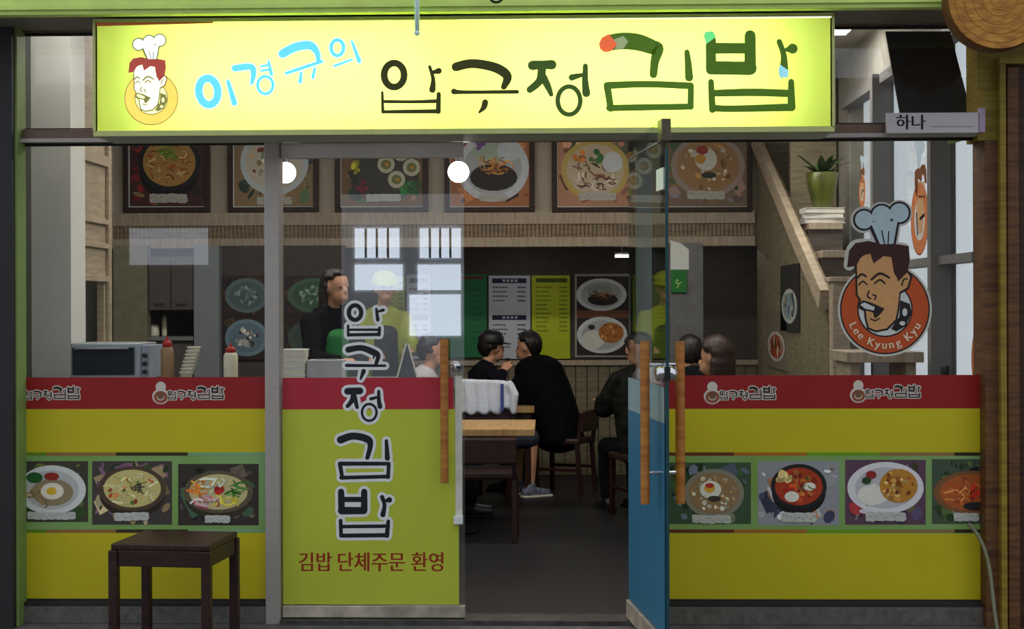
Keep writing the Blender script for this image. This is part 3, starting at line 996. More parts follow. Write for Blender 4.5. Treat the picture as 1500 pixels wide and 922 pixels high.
em = thing('chef_sticker', 'large chef badge sticker on the right window above the red band', 'sticker', at(1296, 520, FY))
P = Print(sub(plane_at(-.0052), 1210, 280, 3.688))
badge(P)
P.build('badge_print', em)

# ------------------------------------------------------------------ closed door
d1 = thing('door_1', 'closed glass door with vertical brush lettering and wooden handle', None, (XP1, 0, .022), kind='structure')
dx0, dx1 = XP1 + .004, XD
zr0, zr1 = AZ(232, 0, 545), AZ(207, 0, 545)
zq0, zq1 = AZ(914, 0, 545), AZ(887, 0, 545)
build('top_rail', MB().box(dx0, dx1, -.022, .022, zr0, Zt0 - .003), mat('satin_steel_rail', (206, 196, 188), .35, .25, var=.08, scale=4), d1, .003)
build('bottom_rail', MB().box(dx0, dx1, -.022, .022, max(zq0, .026), zq1), mat('scuffed_steel_rail', (186, 172, 156), .4, .25, var=.35, scale=9), d1, .003)
build('pane', MB().box(dx0, dx1, -.006, .006, zq1, zr0), M_DOORGLASS, d1)
DY = -.0095
film(d1, 'red_film', 414, 553.5, 664, 600, M_RED_REFL, DY)
film(d1, 'yellow_film', 414, 600, 672, 886, M_YEL_LIT, DY)
film(d1, 'edge_strip', 667, 551, 677, 762, mat('white_edge_strip', (214, 210, 198), .4), DY - .003)
for it in (DOOR_AP, DOOR_GU, DOOR_JEONG, DOOR_GIM, DOOR_BAP):
    P = Print(plane_at(DY))
    letter(P, it, (226, 226, 226), 4.3)
    P.layer()
    letter(P, it, (30, 30, 38))
    P.build('letter', d1)
P = Print(plane_at(DY))
for body, u in (('김밥', 462), ('단체주문', 544), ('환영', 626)):
    P.text(body, u, 835, 27.5, (150, 44, 22), bold=.55, vs=1.12)
P.build('caption', d1)
hx = AX(651, -.075, 600)
hz0, hz1 = AZ(708, -.075, 651), AZ(497, -.075, 651)
hd = build('handle', MB().tube([(hx, -.075, hz0), (hx, -.075, hz1)], .019, 16), M_HANDLE, d1)
for z in (hz0 + .12, hz1 - .12):
    build('handle_bracket', MB().tube([(hx, -.075, z), (hx, -.006, z)], .008, 10), M_CHROME, hd)
lk = at(668, 538, -.03)
lock = build('lock', MB().lathe([(.012, -.02), (.024, -.016), (.026, 0), (.026, .022)], (lk.x, -.028, lk.z), 20, 'y'), M_CHROME, d1, smooth=True)
build('thumb_turn', MB().box(lk.x + .006, lk.x + .024, -.062, -.046, lk.z - .006, lk.z + .006), M_BLACK, lock)
lt = at(672, 762, -.02)
build('latch', MB().box(lt.x - .024, lt.x + .02, -.034, -.0096, lt.z - .02, lt.z + .02), mat('white_latch', (214, 214, 210), .4), d1, .003)

# ------------------------------------------------------------------ open door, swung out towards the street
near = at(977.5, 560, -.866)
hinge = Vector((XH - .012, 0, 0))
dv = Vector((near.x - hinge.x, near.y, 0))
DW = dv.length
d2 = thing('door_2', 'glass door standing open with two honey wood pull handles', None, (hinge.x, 0, .022), math.atan2(dv.y, dv.x), kind='structure')
H2 = Zt0 - .004 - .022
build('corner_patch', MB().box(DW - .09, DW, -.02, .02, H2 - (zr1 - zr0) - .012, H2), mat('dark_steel_patch', (96, 88, 76), .35, .7), d2, .003, local=True)
build('top_strip', MB().box(0, DW - .09, -.008, .008, H2 - (zr1 - zr0) - .006, H2 - (zr1 - zr0)), M_STEEL, d2, local=True)
build('pivot', MB().box(0, .08, -.018, .018, H2 - .05, H2), MATS['dark_steel_patch'], d2, .003, local=True)
build('bottom_rail', MB().box(0, DW, -.022, .022, .006, .09), MATS['scuffed_steel_rail'], d2, .003, local=True)
build('pane', MB().box(0, DW - .002, -.005, .005, .09, H2 - .002), M_OPENGLASS, d2, local=True)
build('blue_film', MB().box(.004, DW - .03, -.0095, -.0065, .095, AZ(600, 0, 930) - .022), mat('blue_film_back', (52, 116, 150), .45, var=.05), d2, local=True)
build('yellow_film', MB().box(.004, DW - .03, .0065, .0095, .095, AZ(600, 0, 930) - .022), M_YEL_LIT, d2, local=True)
build('pale_film', MB().box(.004, DW - .03, -.009, -.007, AZ(600, 0, 930) - .022, AZ(553, 0, 930) - .022), mat('pale_film_back', (140, 170, 176), .3, var=.04), d2, local=True)
build('red_film', MB().box(.004, DW - .03, .0065, .0095, AZ(600, 0, 930) - .022, AZ(553, 0, 930) - .022), M_RED_REFL, d2, local=True)
build('white_tag', MB().box(DW - .17, DW - .03, -.0105, -.0065, H2 - .29, H2 - .20), mat('white_tag', (240, 244, 240), .4, var=.02), d2, local=True)
zc = AZ(738, -.76, 970) - .022
zd = AZ(500, -.76, 970) - .022
for s in (-1, 1):
    h = build('handle', MB().tube([(DW - .10, s * .075, zc), (DW - .10, s * .075, zd)], .020, 16), M_HANDLE, d2, local=True)
    for z in (zc + .13, zd - .10):
        build('handle_bracket', MB().tube([(DW - .10, s * .075, z), (DW - .10, s * .006, z)], .008, 10), M_CHROME, h, local=True)
zl = AZ(548, -.86, 977) - .022
lock = build('lock', MB().lathe([(.016, -.045), (.03, -.04), (.032, -.02), (.032, .02), (.03, .04), (.016, .045)], (DW - .03, 0, zl), 20, 'y'), M_CHROME, d2, smooth=True, local=True)
build('key_plate', MB().box(DW - .006, DW + .006, -.012, .012, zl - .03, zl + .03), M_BLACK, lock, local=True)
build('seal_strip', MB().box(DW - .004, DW + .004, -.006, .006, .10, H2 - .12), mat('dark_teal_edge', (30, 70, 76), .3), d2, local=True)

# ------------------------------------------------------------------ wooden stool outside
fl, frr = at(157, 797, -.66), at(328, 803, -.72)
zs = .475
st = thing('wooden_stool', 'dark red-brown wooden stool standing before the left window', 'stool', (0, 0, 0))
st.location = ((at(157, 800, -.62).x + at(330, 800, -.70).x) / 2 - .005, -.47, 0)
st.rotation_euler = (0, 0, math.radians(-6))
w2, dp = .208, .19
build('seat', MB().box(-w2 - .012, w2 + .012, -dp - .01, dp + .01, zs - .028, zs), M_DWOODH, st, .006, local=True)
for a, b in ((-1, -1), (1, -1), (1, 1), (-1, 1)):
    build('leg', MB().box(a * w2 - .022 * (1 if a > 0 else -1) * 0 - .02, a * w2 + .02, b * dp - .02, b * dp + .02, 0, zs - .028), M_DWOOD, st, .004, local=True)
for b in (-1, 1):
    build('apron', MB().box(-w2 + .02, w2 - .02, b * dp - .011, b * dp + .011, zs - .098, zs - .028), M_DWOOD, st, .003, local=True)
for a in (-1, 1):
    build('apron', MB().box(a * w2 - .011, a * w2 + .011, -dp + .02, dp - .02, zs - .098, zs - .028), M_DWOOD, st, .003, local=True)

# ------------------------------------------------------------------ small white board and green tag at the right
by = -.14
b0 = at(1369, 192, by)
sb = thing('name_board', 'small white board with black Korean lettering right of the sign', 'sign', b0)
build('board', MB().box(AX(1299, by, 180), AX(1434, by, 180), by, by + .025, AZ(195, by, 1369), AZ(165, by, 1369)), mat('white_board', (196, 190, 192), .4, var=.03), sb, .003)
build('end_cap', MB().box(AX(1434, by, 180), AX(1443, by, 180), by - .006, by + .03, AZ(194, by, 1440), AZ(158, by, 1440)), mat('lilac_end_cap', (170, 152, 176), .4), sb, .003)
build('bracket', MB().box(AX(1370, by), AX(1376, by), by + .025, -.05, AZ(186, by, 1369), AZ(174, by, 1369)), M_STEEL, sb)
P = Print(plane_at(by))
P.text('하나', 1334, 188, 24, (22, 22, 26), bold=.7, vs=1.0)
for i in range(14):
    P.rect(1364 + i * 4.4, 184.5, 1364 + i * 4.4 + 3.2, 186.6, (150, 146, 150))
P.build('lettering', sb)
gt = thing('green_tag', 'small pale green tag taped to the glass under the white board', 'tag', at(1407, 208, -.012))
P = Print(plane_at(-.012))
build('paper', MB().prism_y([(at(a, b, -.012).x, at(a, b, -.012).z) for a, b in ((1387, 196), (1431, 196), (1429, 201), (1389, 212))], -.012, -.0045), mat('pale_green_paper', (160, 176, 104), .6), gt)
P.stroke([(1392, 203, 1.4), (1396, 198, 1.4), (1400, 204, 1.4)], (90, 120, 50))
P.stroke([(1402, 198, 1.4), (1405, 203, 1.4), (1410, 198, 1.4)], (90, 120, 50))
P.build('scribble', gt)

cb = thing('drain_hose', 'thin grey-green hose leaning against the lower right corner', 'hose', (at(1455, 915, -.25).x, -.25, 0))
pp = [at(1418, 768, -.06), at(1428, 778, -.08), at(1441, 802, -.12), at(1449, 832, -.18), at(1454, 870, -.24), at(1458, 905, -.3)]
pp.append(Vector((pp[-1].x + .004, -.34, .008)))
q = spline([(p.x, p.z, p.y) for p in pp], 6)
build('hose', MB().tube([(a, c, b) for a, b, c in q], .009, 8), mat('grey_green_hose', (112, 112, 84), .5), cb, smooth=True)


def onX(px, py, X):
    d = CAM_R @ Vector(((px - 750.0) / F_PX, -(py - HOR) / F_PX, -1.0))
    return CAM_P + d * ((X - CAM_P.x) / d.x)


# ------------------------------------------------------------------ room shell
YB, YM = 6.25, 5.0                               # back wall, front of the mezzanine
XLI, XS = -3.5, XR + .02
HC = 3.25
tag(build('floor', MB().box(XLI, XS, .0, YB, -.05, 0.0), mat('dark_grey_floor', (24, 23, 25), .5, var=.18, scale=5, bump=.05)), 'dark grey restaurant floor', kind='structure')
tag(build('ceiling', MB().box(XLI, XS, .06, YB + .1, HC, HC + .06), M_CEIL), 'white ceiling of the restaurant', kind='structure')
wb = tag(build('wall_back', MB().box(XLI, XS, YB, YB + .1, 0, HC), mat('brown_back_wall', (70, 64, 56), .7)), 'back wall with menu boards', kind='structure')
zw = AZ(533, YB, 800)
build('ledge', MB().box(XLI, XS, YB - .05, YB, zw - .015, zw + .03), M_LWOODH, wb, .003)
x = XLI
bme = MB().box(.004, .096, YB - .022, YB, 0, zw - .015).mesh('board')
while x < XS - .1:
    o = link('board', bme, M_MWOOD, wb)
    o.location.x = x
    x += .1
tag(build('wall_left', MB().box(XLI - .1, XLI, .06, YB, 0, HC), mat('grey_side_wall', (150, 150, 146), .7)), 'grey left wall of the kitchen side', kind='structure')
YS2 = 3.3
tag(build('wall_right', MB().box(XS, XS + .1, YS2, YB, 0, HC).box(XS, XS + .1, .06, YS2, 0, .6).box(XS, XS + .1, .06, YS2, 2.9, HC), mat('pale_right_wall', (150, 146, 138), .7)), 'right wall with tall side windows', kind='structure')
tag(build('wall_front_left', MB().box(XLI - .1, XL - .03, .0, .08, 0, HC), M_WHITE), 'front wall left of the shopfront', kind='structure')

# side windows: grey mullions, bars and panes
ws = thing('window_5', 'row of tall side windows onto a bright lane', None, (0, 0, 0), kind='structure')
M_MUL = mat('grey_window_mullion', (122, 120, 120), .5, var=.05)
ys = [.08]
for pxr in (1392, 1303):
    ys.append(onX(pxr, 400, XS).y)
ys.append(YS2)
for y in ys[1:-1]:
    build('mullion', MB().box(XS - .10, XS + .03, y, y + .07, .6, 2.9), M_MUL, ws)
for a, b in zip(ys[:-1], ys[1:]):
    aa = a + (.07 if a > .1 else 0)
    build('pane', MB().box(XS + .004, XS + .012, aa, b, .6, 2.9), M_GLASS, ws)
    zz = AZ(378, .3, 1410)
    build('cross_bar', MB().box(XS - .06, XS + .03, aa, b, zz - .022, zz + .022), M_MUL, ws)
    build('head_bar', MB().box(XS - .06, XS + .03, aa, b, 2.84, 2.9), M_MUL, ws)


def side_sticker(label, yc, zc_, hgt):
    s = hgt / 840.0
    root = thing('chef_sticker', label, 'sticker', (XS - .001, yc, zc_))
    P = Print(lambda u, v, h: (XS + .003 - h * .3, yc + (u - 318) * s * 1.0, zc_ - (v - 470) * s))
    badge(P, thin=True)
    P.build('badge_print', root, INK_FILM)


p = onX(1346, 285, XS)
side_sticker('chef badge sticker on the bright side window, upper one beyond the large badge', p.y, p.z, .68)
p = onX(1262, 265, XS)
side_sticker('small dim chef badge sticker on the far side window by the potted plant', p.y, p.z, .36)
p = onX(1443, 490, XS)
side_sticker('chef badge sticker low on the nearest side window', p.y + .06, p.z, .62)

# ------------------------------------------------------------------ mezzanine front: beam, slats and poster wall
bx0, bx1 = AX(166, YM), AX(1106, YM)
mz = thing('wall_mezzanine', 'light wooden mezzanine front carrying the framed food pictures', None, (0, 0, 0), kind='structure')
zB0, zB1 = AZ(362, YM), AZ(310, YM)
M_POSTW = mat('greige_panel', (176, 164, 148), .6, var=.05, scale=3)
build('upper_wall', MB().box(bx0, bx1, YM + .02, YM + .12, zB1, HC), M_POSTW, mz)
build('top_board', MB().box(bx0, bx1, YM - .03, YM + .1, AZ(329, YM), zB1), M_LWOODH, mz, .003)
build('bottom_board', MB().box(bx0, bx1, YM - .03, YM + .1, zB0, AZ(348, YM)), M_LWOODH, mz, .003)
build('recess', MB().box(bx0, bx1, YM, YM + .1, AZ(348, YM), AZ(329, YM)), M_SLAT, mz)
m = MB()
x = bx0
while x < bx1 - .02:
    m.box(x, x + .022, YM - .018, YM, AZ(348, YM), AZ(329, YM))
    x += .033
o = build('slats', m, M_SLAT, mz)
o['kind'] = 'stuff'
build('soffit', MB().box(XLI, XS, YM + .1, YB, zB0 + .13, zB0 + .2), mat('soffit_dark_brown', (66, 58, 50), .7), mz)
build('end_trim', MB().box(bx0 - .05, bx0, YM - .05, YM + .12, zB0, HC), M_WHITE, mz)
build('side_wall', MB().box(XLI, bx0 - .05, YM + .02, YM + .12, zB0, HC), M_POSTW, mz)
build('stair_side_wall', MB().box(bx1, XS, YM + .02, YM + .12, zB0, HC), M_MWOOD, mz)

# framed food posters on the mezzanine
M_FRAME = wood('dark_poster_frame', (58, 30, 22), (34, 18, 14), (4, 1, 4))
PY = YM - .005


def framed(label, u0, u1, pic, v0=178, v1=311.5):
    root = thing('framed_poster', label, 'poster', at((u0 + u1) / 2, v1, PY), group='framed food pictures on the mezzanine')
    X0, X1, Z0, Z1 = AX(u0, PY), AX(u1, PY), AZ(v1, PY, (u0 + u1) / 2), AZ(v0, PY, (u0 + u1) / 2)
    w = .042
    for (a, b, c, d) in ((X0, X1, Z0, Z0 + w), (X0, X1, Z1 - w, Z1), (X0, X0 + w, Z0 + w, Z1 - w), (X1 - w, X1, Z0 + w, Z1 - w)):
        build('frame', MB().box(a, b, PY - .035, PY, c, d), M_FRAME, root, .004)
    build('backing', MB().box(X0 + w, X1 - w, PY - .012, PY, Z0 + w, Z1 - w), M_WHITE, root)
    P = Print(plane_at(PY - .012))
    dish(P, box=(u0 + 8, v0 + 8, u1 - 8, v1 - 9), **pic)
    P.build('food_picture', root)


REDS = [(150, 40, 40), (110, 30, 34), (70, 40, 44), (44, 34, 38), (150, 130, 80)]
framed('framed picture of a red noodle stew in a black bowl, first on the mezzanine', 182, 309,
       dict(seed=11, bg=(76, 44, 44), bgbits=REDS, c=(248, 238), r=(46, 42), rim=(36, 34, 40), vessel='pot', top=None, cap=(247, 291, 54, 12),
            food=[('blob', 1, 1, [(196, 150, 80)], 0, 0, .8, .8), ('strip', 60, .07, [(206, 160, 96), (190, 100, 50), (226, 196, 140), (170, 70, 40)]), ('strip', 24, .08, [(140, 170, 50), (110, 150, 40)], 0, -.3, .3, .35)]))
framed('framed picture of a white soup bowl, cut by the steel door post', 335, 468,
       dict(seed=12, bg=(150, 124, 92), bgbits=[(90, 120, 84), (60, 84, 70), (170, 140, 100), (60, 64, 70)], c=(402, 238), r=(50, 48), rim=(206, 216, 220), vessel='bowl', top=None, cap=(402, 294, 50, 10),
            food=[('blob', 1, 1, [(214, 206, 190)], 0, 0, .8, .8), ('blob', 26, .1, [(150, 60, 50), (206, 170, 120), (230, 226, 210)]), ('strip', 16, .08, [(90, 130, 80), (160, 50, 44)], -.1, -.3, .4, .4)]))
framed('framed picture of rice rolls with green garnish, behind the closed door', 492, 628,
       dict(seed=13, bg=(126, 96, 62), bgbits=[(60, 64, 60), (160, 120, 76), (70, 100, 60), (110, 50, 60)], c=(570, 250), r=(44, 44), rim=(60, 60, 58), vessel='bowl', top=None, cap=(562, 290, 50, 10),
            food=[('blob', 1, 1, [(64, 64, 60)], 0, 0, .9, .9)] + [f for (a, b) in ((-.45, -.75), (-.1, -.2), (.25, .3), (.4, -.6), (.75, -.1)) for f in
                  (('blob', 1, 1, [(206, 206, 180)], a, b, .29, .29), ('blob', 1, 1, [(120, 130, 70)], a, b, .17, .16), ('blob', 1, 1, [(210, 150, 50)], a + .03, b, .07, .07))]
            + [('blob', 12, .13, [(60, 140, 70), (40, 110, 50)], .7, .62, .3, .22), ('blob', 6, .12, [(206, 196, 50)], -1.1, -.1, .16, .2), ('blob', 8, .12, [(120, 40, 60)], -.9, .5, .2, .2)]))
framed('framed picture of a white plate with black sauce and an orange cutlet', 652, 784,
       dict(seed=14, bg=(176, 112, 70), bgbits=[(190, 124, 80), (160, 98, 60), (90, 70, 70), (180, 120, 76)], c=(722, 246), r=(53, 50), rim=(206, 214, 224), vessel='plate', top=None, cap=(722, 290, 40, 9),
            food=[('blob', 1, 1, [(40, 34, 38)], .02, .28, .66, .4), ('blob', 1, 1, [(170, 190, 170)], -.1, -.42, .5, .3), ('blob', 1, 1, [(200, 212, 220)], .45, -.5, .34, .3), ('strip', 40, .06, [(206, 140, 70), (180, 110, 50), (226, 170, 100)], .05, -.05, .5, .25),
                  ('blob', 5, .08, [(120, 80, 150)], -.35, -.7, .12, .12)]))
framed('framed picture of a yellow-rimmed bowl of mixed meat noodles', 809, 945,
       dict(seed=15, bg=(190, 140, 110), bgbits=[(206, 156, 126), (150, 90, 60), (176, 120, 96), (90, 100, 70)], c=(872, 249), r=(50, 45), rim=(200, 176, 96), vessel='bowl', top=None, cap=(875, 288, 54, 10),
            food=[('blob', 1, 1, [(206, 190, 160)], 0, 0, .84, .84), ('strip', 46, .07, [(110, 70, 60), (90, 56, 50), (226, 216, 206), (150, 90, 70)], -.05, .2, .6, .5), ('blob', 1, 1, [(216, 222, 226)], .5, -.25, .3, .34),
                  ('blob', 12, .1, [(60, 120, 60), (80, 140, 70)], .0, -.45, .25, .2), ('blob', 10, .09, [(206, 130, 60)], -.5, -.45, .2, .2)]))
framed('framed picture of cold noodles topped with egg, beside the stair wall', 968, 1102,
       dict(seed=16, bg=(130, 110, 90), bgbits=[(80, 100, 70), (150, 120, 110), (120, 96, 70), (150, 140, 150)], c=(1037, 243), r=(54, 46), rim=(170, 150, 140), vessel='bowl', top=None, cap=(1034, 286, 54, 11),
            food=[('blob', 1, 1, [(170, 130, 86)], 0, 0, .86, .86), ('blob', 50, .08, [(196, 150, 80), (216, 190, 140), (150, 110, 70), (226, 216, 200)]), ('blob', 1, 1, [(226, 226, 216)], -.05, -.2, .3, .36),
                  ('blob', 1, 1, [(210, 150, 50)], -.2, -.22, .14, .16), ('blob', 1, 1, [(170, 50, 40)], -.15, -.5, .16, .14), ('blob', 1, 1, [(50, 44, 40)], .02, .3, .2, .1)]))

# ------------------------------------------------------------------ menu boards on the back wall
MY = YB - .012


def board(name, label, u0, v0, u1, v1, c, draw, cat='menu board', rim=None):
    root = thing(name, label, cat, at((u0 + u1) / 2, v1, MY))
    build('panel', MB().box(AX(u0, MY), AX(u1, MY), MY - .012, MY + .01, AZ(v1, MY), AZ(v0, MY)), mat(name + '_panel_%d_%d_%d' % c, c, .45, var=.04), root, .002)
    P = Print(plane_at(MY - .012))
    draw(P)
    o = P.build('lettering' if cat == 'menu board' else 'food_picture', root)
    o['kind'] = 'stuff'


def rows(P, rnd, u0, u1, v0, v1, n, col):
    for i in range(n):
        v = v0 + (v1 - v0) * (i + .5) / n
        h = (v1 - v0) / n * .34
        w = (u1 - u0) * rnd.uniform(.34, .56)
        x = u0
        while x < u0 + w:
            d = rnd.uniform(2, 4)
            P.rect(x, v - h / 2, min(x + d, u0 + w), v + h / 2, col)
            x += d + .8
        P.rect(u1 - (u1 - u0) * .26, v - h / 2, u1, v + h / 2, col)


def menu_white(u0):
    def f(P):
        rnd = random.Random(5)
        for v in (408, 462):
            P.rect(u0 + 5, v, u0 + 55, v + 7, (26, 30, 62))
            for k in range(4):
                P.rect(u0 + 20 + k * 6, v + 1.6, u0 + 24 + k * 6, v + 5.2, (170, 176, 196))
        rows(P, rnd, u0 + 6, u0 + 54, 418, 444, 4, (90, 94, 110))
        rows(P, rnd, u0 + 6, u0 + 54, 473, 512, 6, (90, 94, 110))
    return f


def menu_yellow(u0):
    def f(P):
        rnd = random.Random(6)
        P.rect(u0 + 6, 408, u0 + 52, 414, (70, 86, 10))
        rows(P, rnd, u0 + 6, u0 + 52, 418, 488, 11, (120, 130, 14))
    return f


def menu_green(P):
    rnd = random.Random(7)
    P.rect(640, 405, 708, 409, (110, 50, 40))
    rows(P, rnd, 646, 706, 420, 500, 9, (30, 100, 60))


def plates(P):
    rnd = random.Random(8)
    P.rect(845, 405, 921, 521, (46, 36, 34))
    P.rect(845, 455, 921, 466, (120, 78, 54))
    for (c, r, food) in (((881, 432), (37, 24), [('blob', 1, (40, 30, 26), .05, .3, .6, .36), ('blob', 1, (150, 160, 150), -.05, -.3, .5, .3), ('strip', (150, 100, 50), .05, -.02, .5, .2)]),
                         ((882, 491), (37, 27), [('blob', 1, (214, 214, 206), -.35, .25, .44, .5), ('blob', 1, (170, 104, 44), .36, -.12, .5, .56), ('bits', (206, 140, 70), .36, -.12, .44, .48), ('blob', 1, (50, 44, 36), -.42, -.42, .14, .14)])):
        P.layer().ell(c[0], c[1], r[0], r[1], (206, 210, 212))
        P.layer().ell(c[0], c[1], r[0] * .82, r[1] * .8, (170, 174, 176))
        for f in food:
            P.layer()
            if f[0] == 'blob':
                P.ell(c[0] + f[3] * r[0], c[1] + f[4] * r[1], f[5] * r[0], f[6] * r[1], f[2], 18)
            else:
                P.bits(rnd, c[0] + f[2] * r[0], c[1] + f[3] * r[1], f[4] * r[0], f[5] * r[1], 30, 2.2, [f[1], tuple(q * .7 for q in f[1])], 'strip' if f[0] == 'strip' else 'blob')


board('menu_board', 'green menu board beside the white price list in the doorway', 632, 402, 713, 524, (22, 112, 66), menu_green)
board('menu_board', 'white price list with navy headings seen through the doorway', 716, 404, 777, 526, (190, 194, 206), menu_white(716))
board('menu_board', 'lime yellow price list beside the white one', 779, 404, 835, 526, (176, 190, 20), menu_yellow(779))
board('picture_board', 'board with pictures of two dishes on white plates beside the lime price list', 842, 402, 923, 524, (150, 148, 140), plates, 'poster')
board('menu_board', 'lime price list behind the glass of the open door', 927, 404, 975, 526, (150, 170, 30), menu_yellow(924))
board('menu_board', 'white price list seen through the closed door above the dark-haired diner', 596, 402, 631, 526, (190, 194, 206), lambda P: (P.rect(600, 408, 627, 415, (26, 30, 62)), P.rect(600, 462, 627, 469, (26, 30, 62)), rows(P, random.Random(9), 600, 627, 420, 456, 5, (96, 100, 116)), rows(P, random.Random(9), 600, 627, 474, 512, 6, (96, 100, 116))))
board('menu_board', 'narrow lime menu board behind the closed door', 562, 404, 593, 526, (176, 190, 20), lambda P: rows(P, random.Random(10), 566, 590, 412, 500, 12, (120, 130, 14)))

# notice and exit sign on the column behind the open door
cy = 4.35
cx0, cx1 = AX(1010, cy), AX(1030, cy)
tag(build('column_inside', MB().box(AX(981, cy), AX(1030, cy), cy, cy + .2, 0, HC if False else zB0 + .0), mat('grey_column', (104, 104, 106), .6)), 'grey column behind the open door', kind='structure')
nt_ = thing('paper_notice', 'white paper notice with a cut corner on the column', 'notice', at(996, 396, cy - .004))
build('paper', MB().prism_y([(at(a, b, cy).x, at(a, b, cy).z) for a, b in ((982, 352), (998, 357), (1009, 366), (1009, 395), (982, 395))], cy - .006, cy), mat('white_paper', (206, 210, 206), .6, var=.03), nt_)
ex = thing('exit_sign', 'small green exit sign under the white paper notice', 'sign', at(994, 430, cy - .02))
build('panel', MB().box(AX(983, cy), AX(1006, cy), cy - .02, cy, AZ(430, cy), AZ(397, cy)), mat('exit_green', (28, 112, 44), .4), ex, .003)
P = Print(plane_at(cy - .02))
P.ell(992, 411, 1.5, 1.7, (170, 200, 120), 10)
P.stroke([(990, 414, 1.6), (994, 417, 1.6), (992, 422, 1.4)], (170, 200, 120))
P.stroke([(994, 415, 1.4), (998, 414, 1.4)], (170, 200, 120))
P.build('pictogram', ex)

# ------------------------------------------------------------------ stair on the right
XST = AX(1213, 1.9)
YT = onX(1112, 205, XST).y
zlow, zhigh = onX(1210, 440, XST).z, onX(1112, 205, XST).z
sy0 = onX(1213, 440, XST).y
sw = thing('wall_stair', 'wood-panelled side wall of the stair', None, (0, 0, 0), kind='structure')
build('backing', MB().prism_x([(sy0 + .01, 0), (YM, 0), (YM, zhigh + .1), (YT, zhigh - .03), (sy0 + .01, zlow - .03)], XST + .02, XST + .06), MATS['slat_wood'], sw)
npl = 14
ztopf = lambda yy: min(zlow - .02 + (zhigh - zlow) * (yy - sy0) / (YT - sy0), zhigh + .1)
for k in range(npl):
    ya, yb = sy0 + (YM - .02 - sy0) * k / npl, sy0 + (YM - .02 - sy0) * (k + 1) / npl - .006
    build('plank', MB().prism_x([(ya, 0), (yb, 0), (yb, ztopf(yb)), (ya, ztopf(ya))], XST, XST + .02), M_MWOOD, sw)
stair = thing('staircase', 'light wooden staircase climbing behind the large chef badge', 'staircase', (XST, sy0, 0))
dirv = Vector((0, YT - sy0, zhigh - zlow)).normalized()
build('stringer', MB().bar((XST - .028, sy0 - .02, zlow), (XST - .028, YM - .12, zlow + (zhigh - zlow) * (YM - .12 - sy0) / (YT - sy0)), .055, .13, up=Vector((0, -dirv.z, dirv.y))), M_LWOOD, stair, .004)
pz = AZ(414, sy0, 1225)
build('newel_post', MB().box(XST - .01, AX(1240, sy0 - .1), sy0 - .2, sy0 - .08, 0, pz), M_LWOOD, stair, .006)
build('newel_cap', MB().box(XST - .03, AX(1243, sy0 - .1), sy0 - .22, sy0 - .06, pz, pz + .03), M_LWOODH, stair, .005)
tr_y = [(1.95, 418), (2.42, 367), (2.9, 326)]
prev = None
for yy, py in tr_y:
    z = AZ(py, yy, 1215)
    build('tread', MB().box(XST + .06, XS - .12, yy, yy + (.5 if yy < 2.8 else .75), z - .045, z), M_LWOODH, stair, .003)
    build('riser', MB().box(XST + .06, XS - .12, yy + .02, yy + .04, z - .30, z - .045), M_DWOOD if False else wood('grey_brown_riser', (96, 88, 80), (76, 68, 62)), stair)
zt = AZ(326, 2.9, 1215)
tag(build('wall_stair_back', MB().box(XST + .06, XS - .02, 3.66, 3.72, zt, HC), M_MWOOD), 'wood-panelled wall behind the potted plant', kind='structure')
lz = AZ(516, .75, 1310)
land = thing('wooden_bench', 'cream wooden board at the foot of the stair under the large badge', 'bench', (AX(1310, .8), .8, 0))
lx0, lx1 = AX(1240, .75), XS - .12
build('top', MB().box(lx0, lx1, .75, 1.25, lz - .055, lz), M_LWOODH, land, .004)
for xx in (lx0 + .03, lx1 - .08):
    build('support', MB().box(xx, xx + .05, .8, 1.2, 0, lz - .055), M_LWOOD, land)
bc = at(1385, 548, .45)
cup = thing('black_cup', 'black cup on the ledge under the bright side window', 'cup', (bc.x, .45, 1.11))
build('cup', MB().lathe([(.018, 0), (.022, .004), (.024, .08), (.022, .083), (.02, .08), (.018, .01)], (bc.x, .45, 1.11), 18), M_BLACK, cup, smooth=True)
ledge_r = thing('window_ledge', 'pale wooden ledge behind the right window film', 'ledge', ((AX(1100, .2) + XS) / 2, .2, 1.05))
build('top', MB().box(AX(1104, .2), XS - .12, .03, .6, 1.07, 1.11), M_LWOODH, ledge_r, .003)
build('support', MB().box(AX(1110, .2), AX(1110, .2) + .05, .05, .55, 0, 1.07), M_LWOOD, ledge_r)
build('support', MB().box(XS - .2, XS - .15, .05, .55, 0, 1.07), M_LWOOD, ledge_r)

# stair wall pictures, seen edge on
for lab, u0, u1, v0, v1, col, hot in (('narrow dark food poster on the stair side wall', 1143, 1170, 388, 486, (44, 40, 42), (140, 160, 170)), ('red soup poster on the stair side wall below the dark one', 1122, 1152, 455, 540, (120, 110, 96), (170, 60, 36))):
    ya, yb = onX(u1, 440, XST - .012).y, onX(u0, 440, XST - .012).y
    yc = (ya + yb) / 2
    za, zb_ = AZ(v1, yc, (u0 + u1) / 2), AZ(v0, yc, (u0 + u1) / 2)
    root = thing('wall_poster', lab, 'poster', (XST - .012, yc, za))
    build('panel', MB().box(XST - .012, XST, ya, yb, za, zb_), mat('poster_%d' % u0, col, .4), root)
    P = Print(lambda u, v, h: (XST - .012 - h, u, v))
    w, hh = (yb - ya), (zb_ - za)
    P.ell(yc, za + hh * .38, w * .42, hh * .26, (190, 190, 184)).layer().ell(yc, za + hh * .38, w * .34, hh * .2, hot)
    P.layer().bits(random.Random(u0), yc, za + hh * .38, w * .3, hh * .16, 24, w * .05, [hot, tuple(q * .6 for q in hot), (206, 190, 150)])
    P.build('food_picture', root)

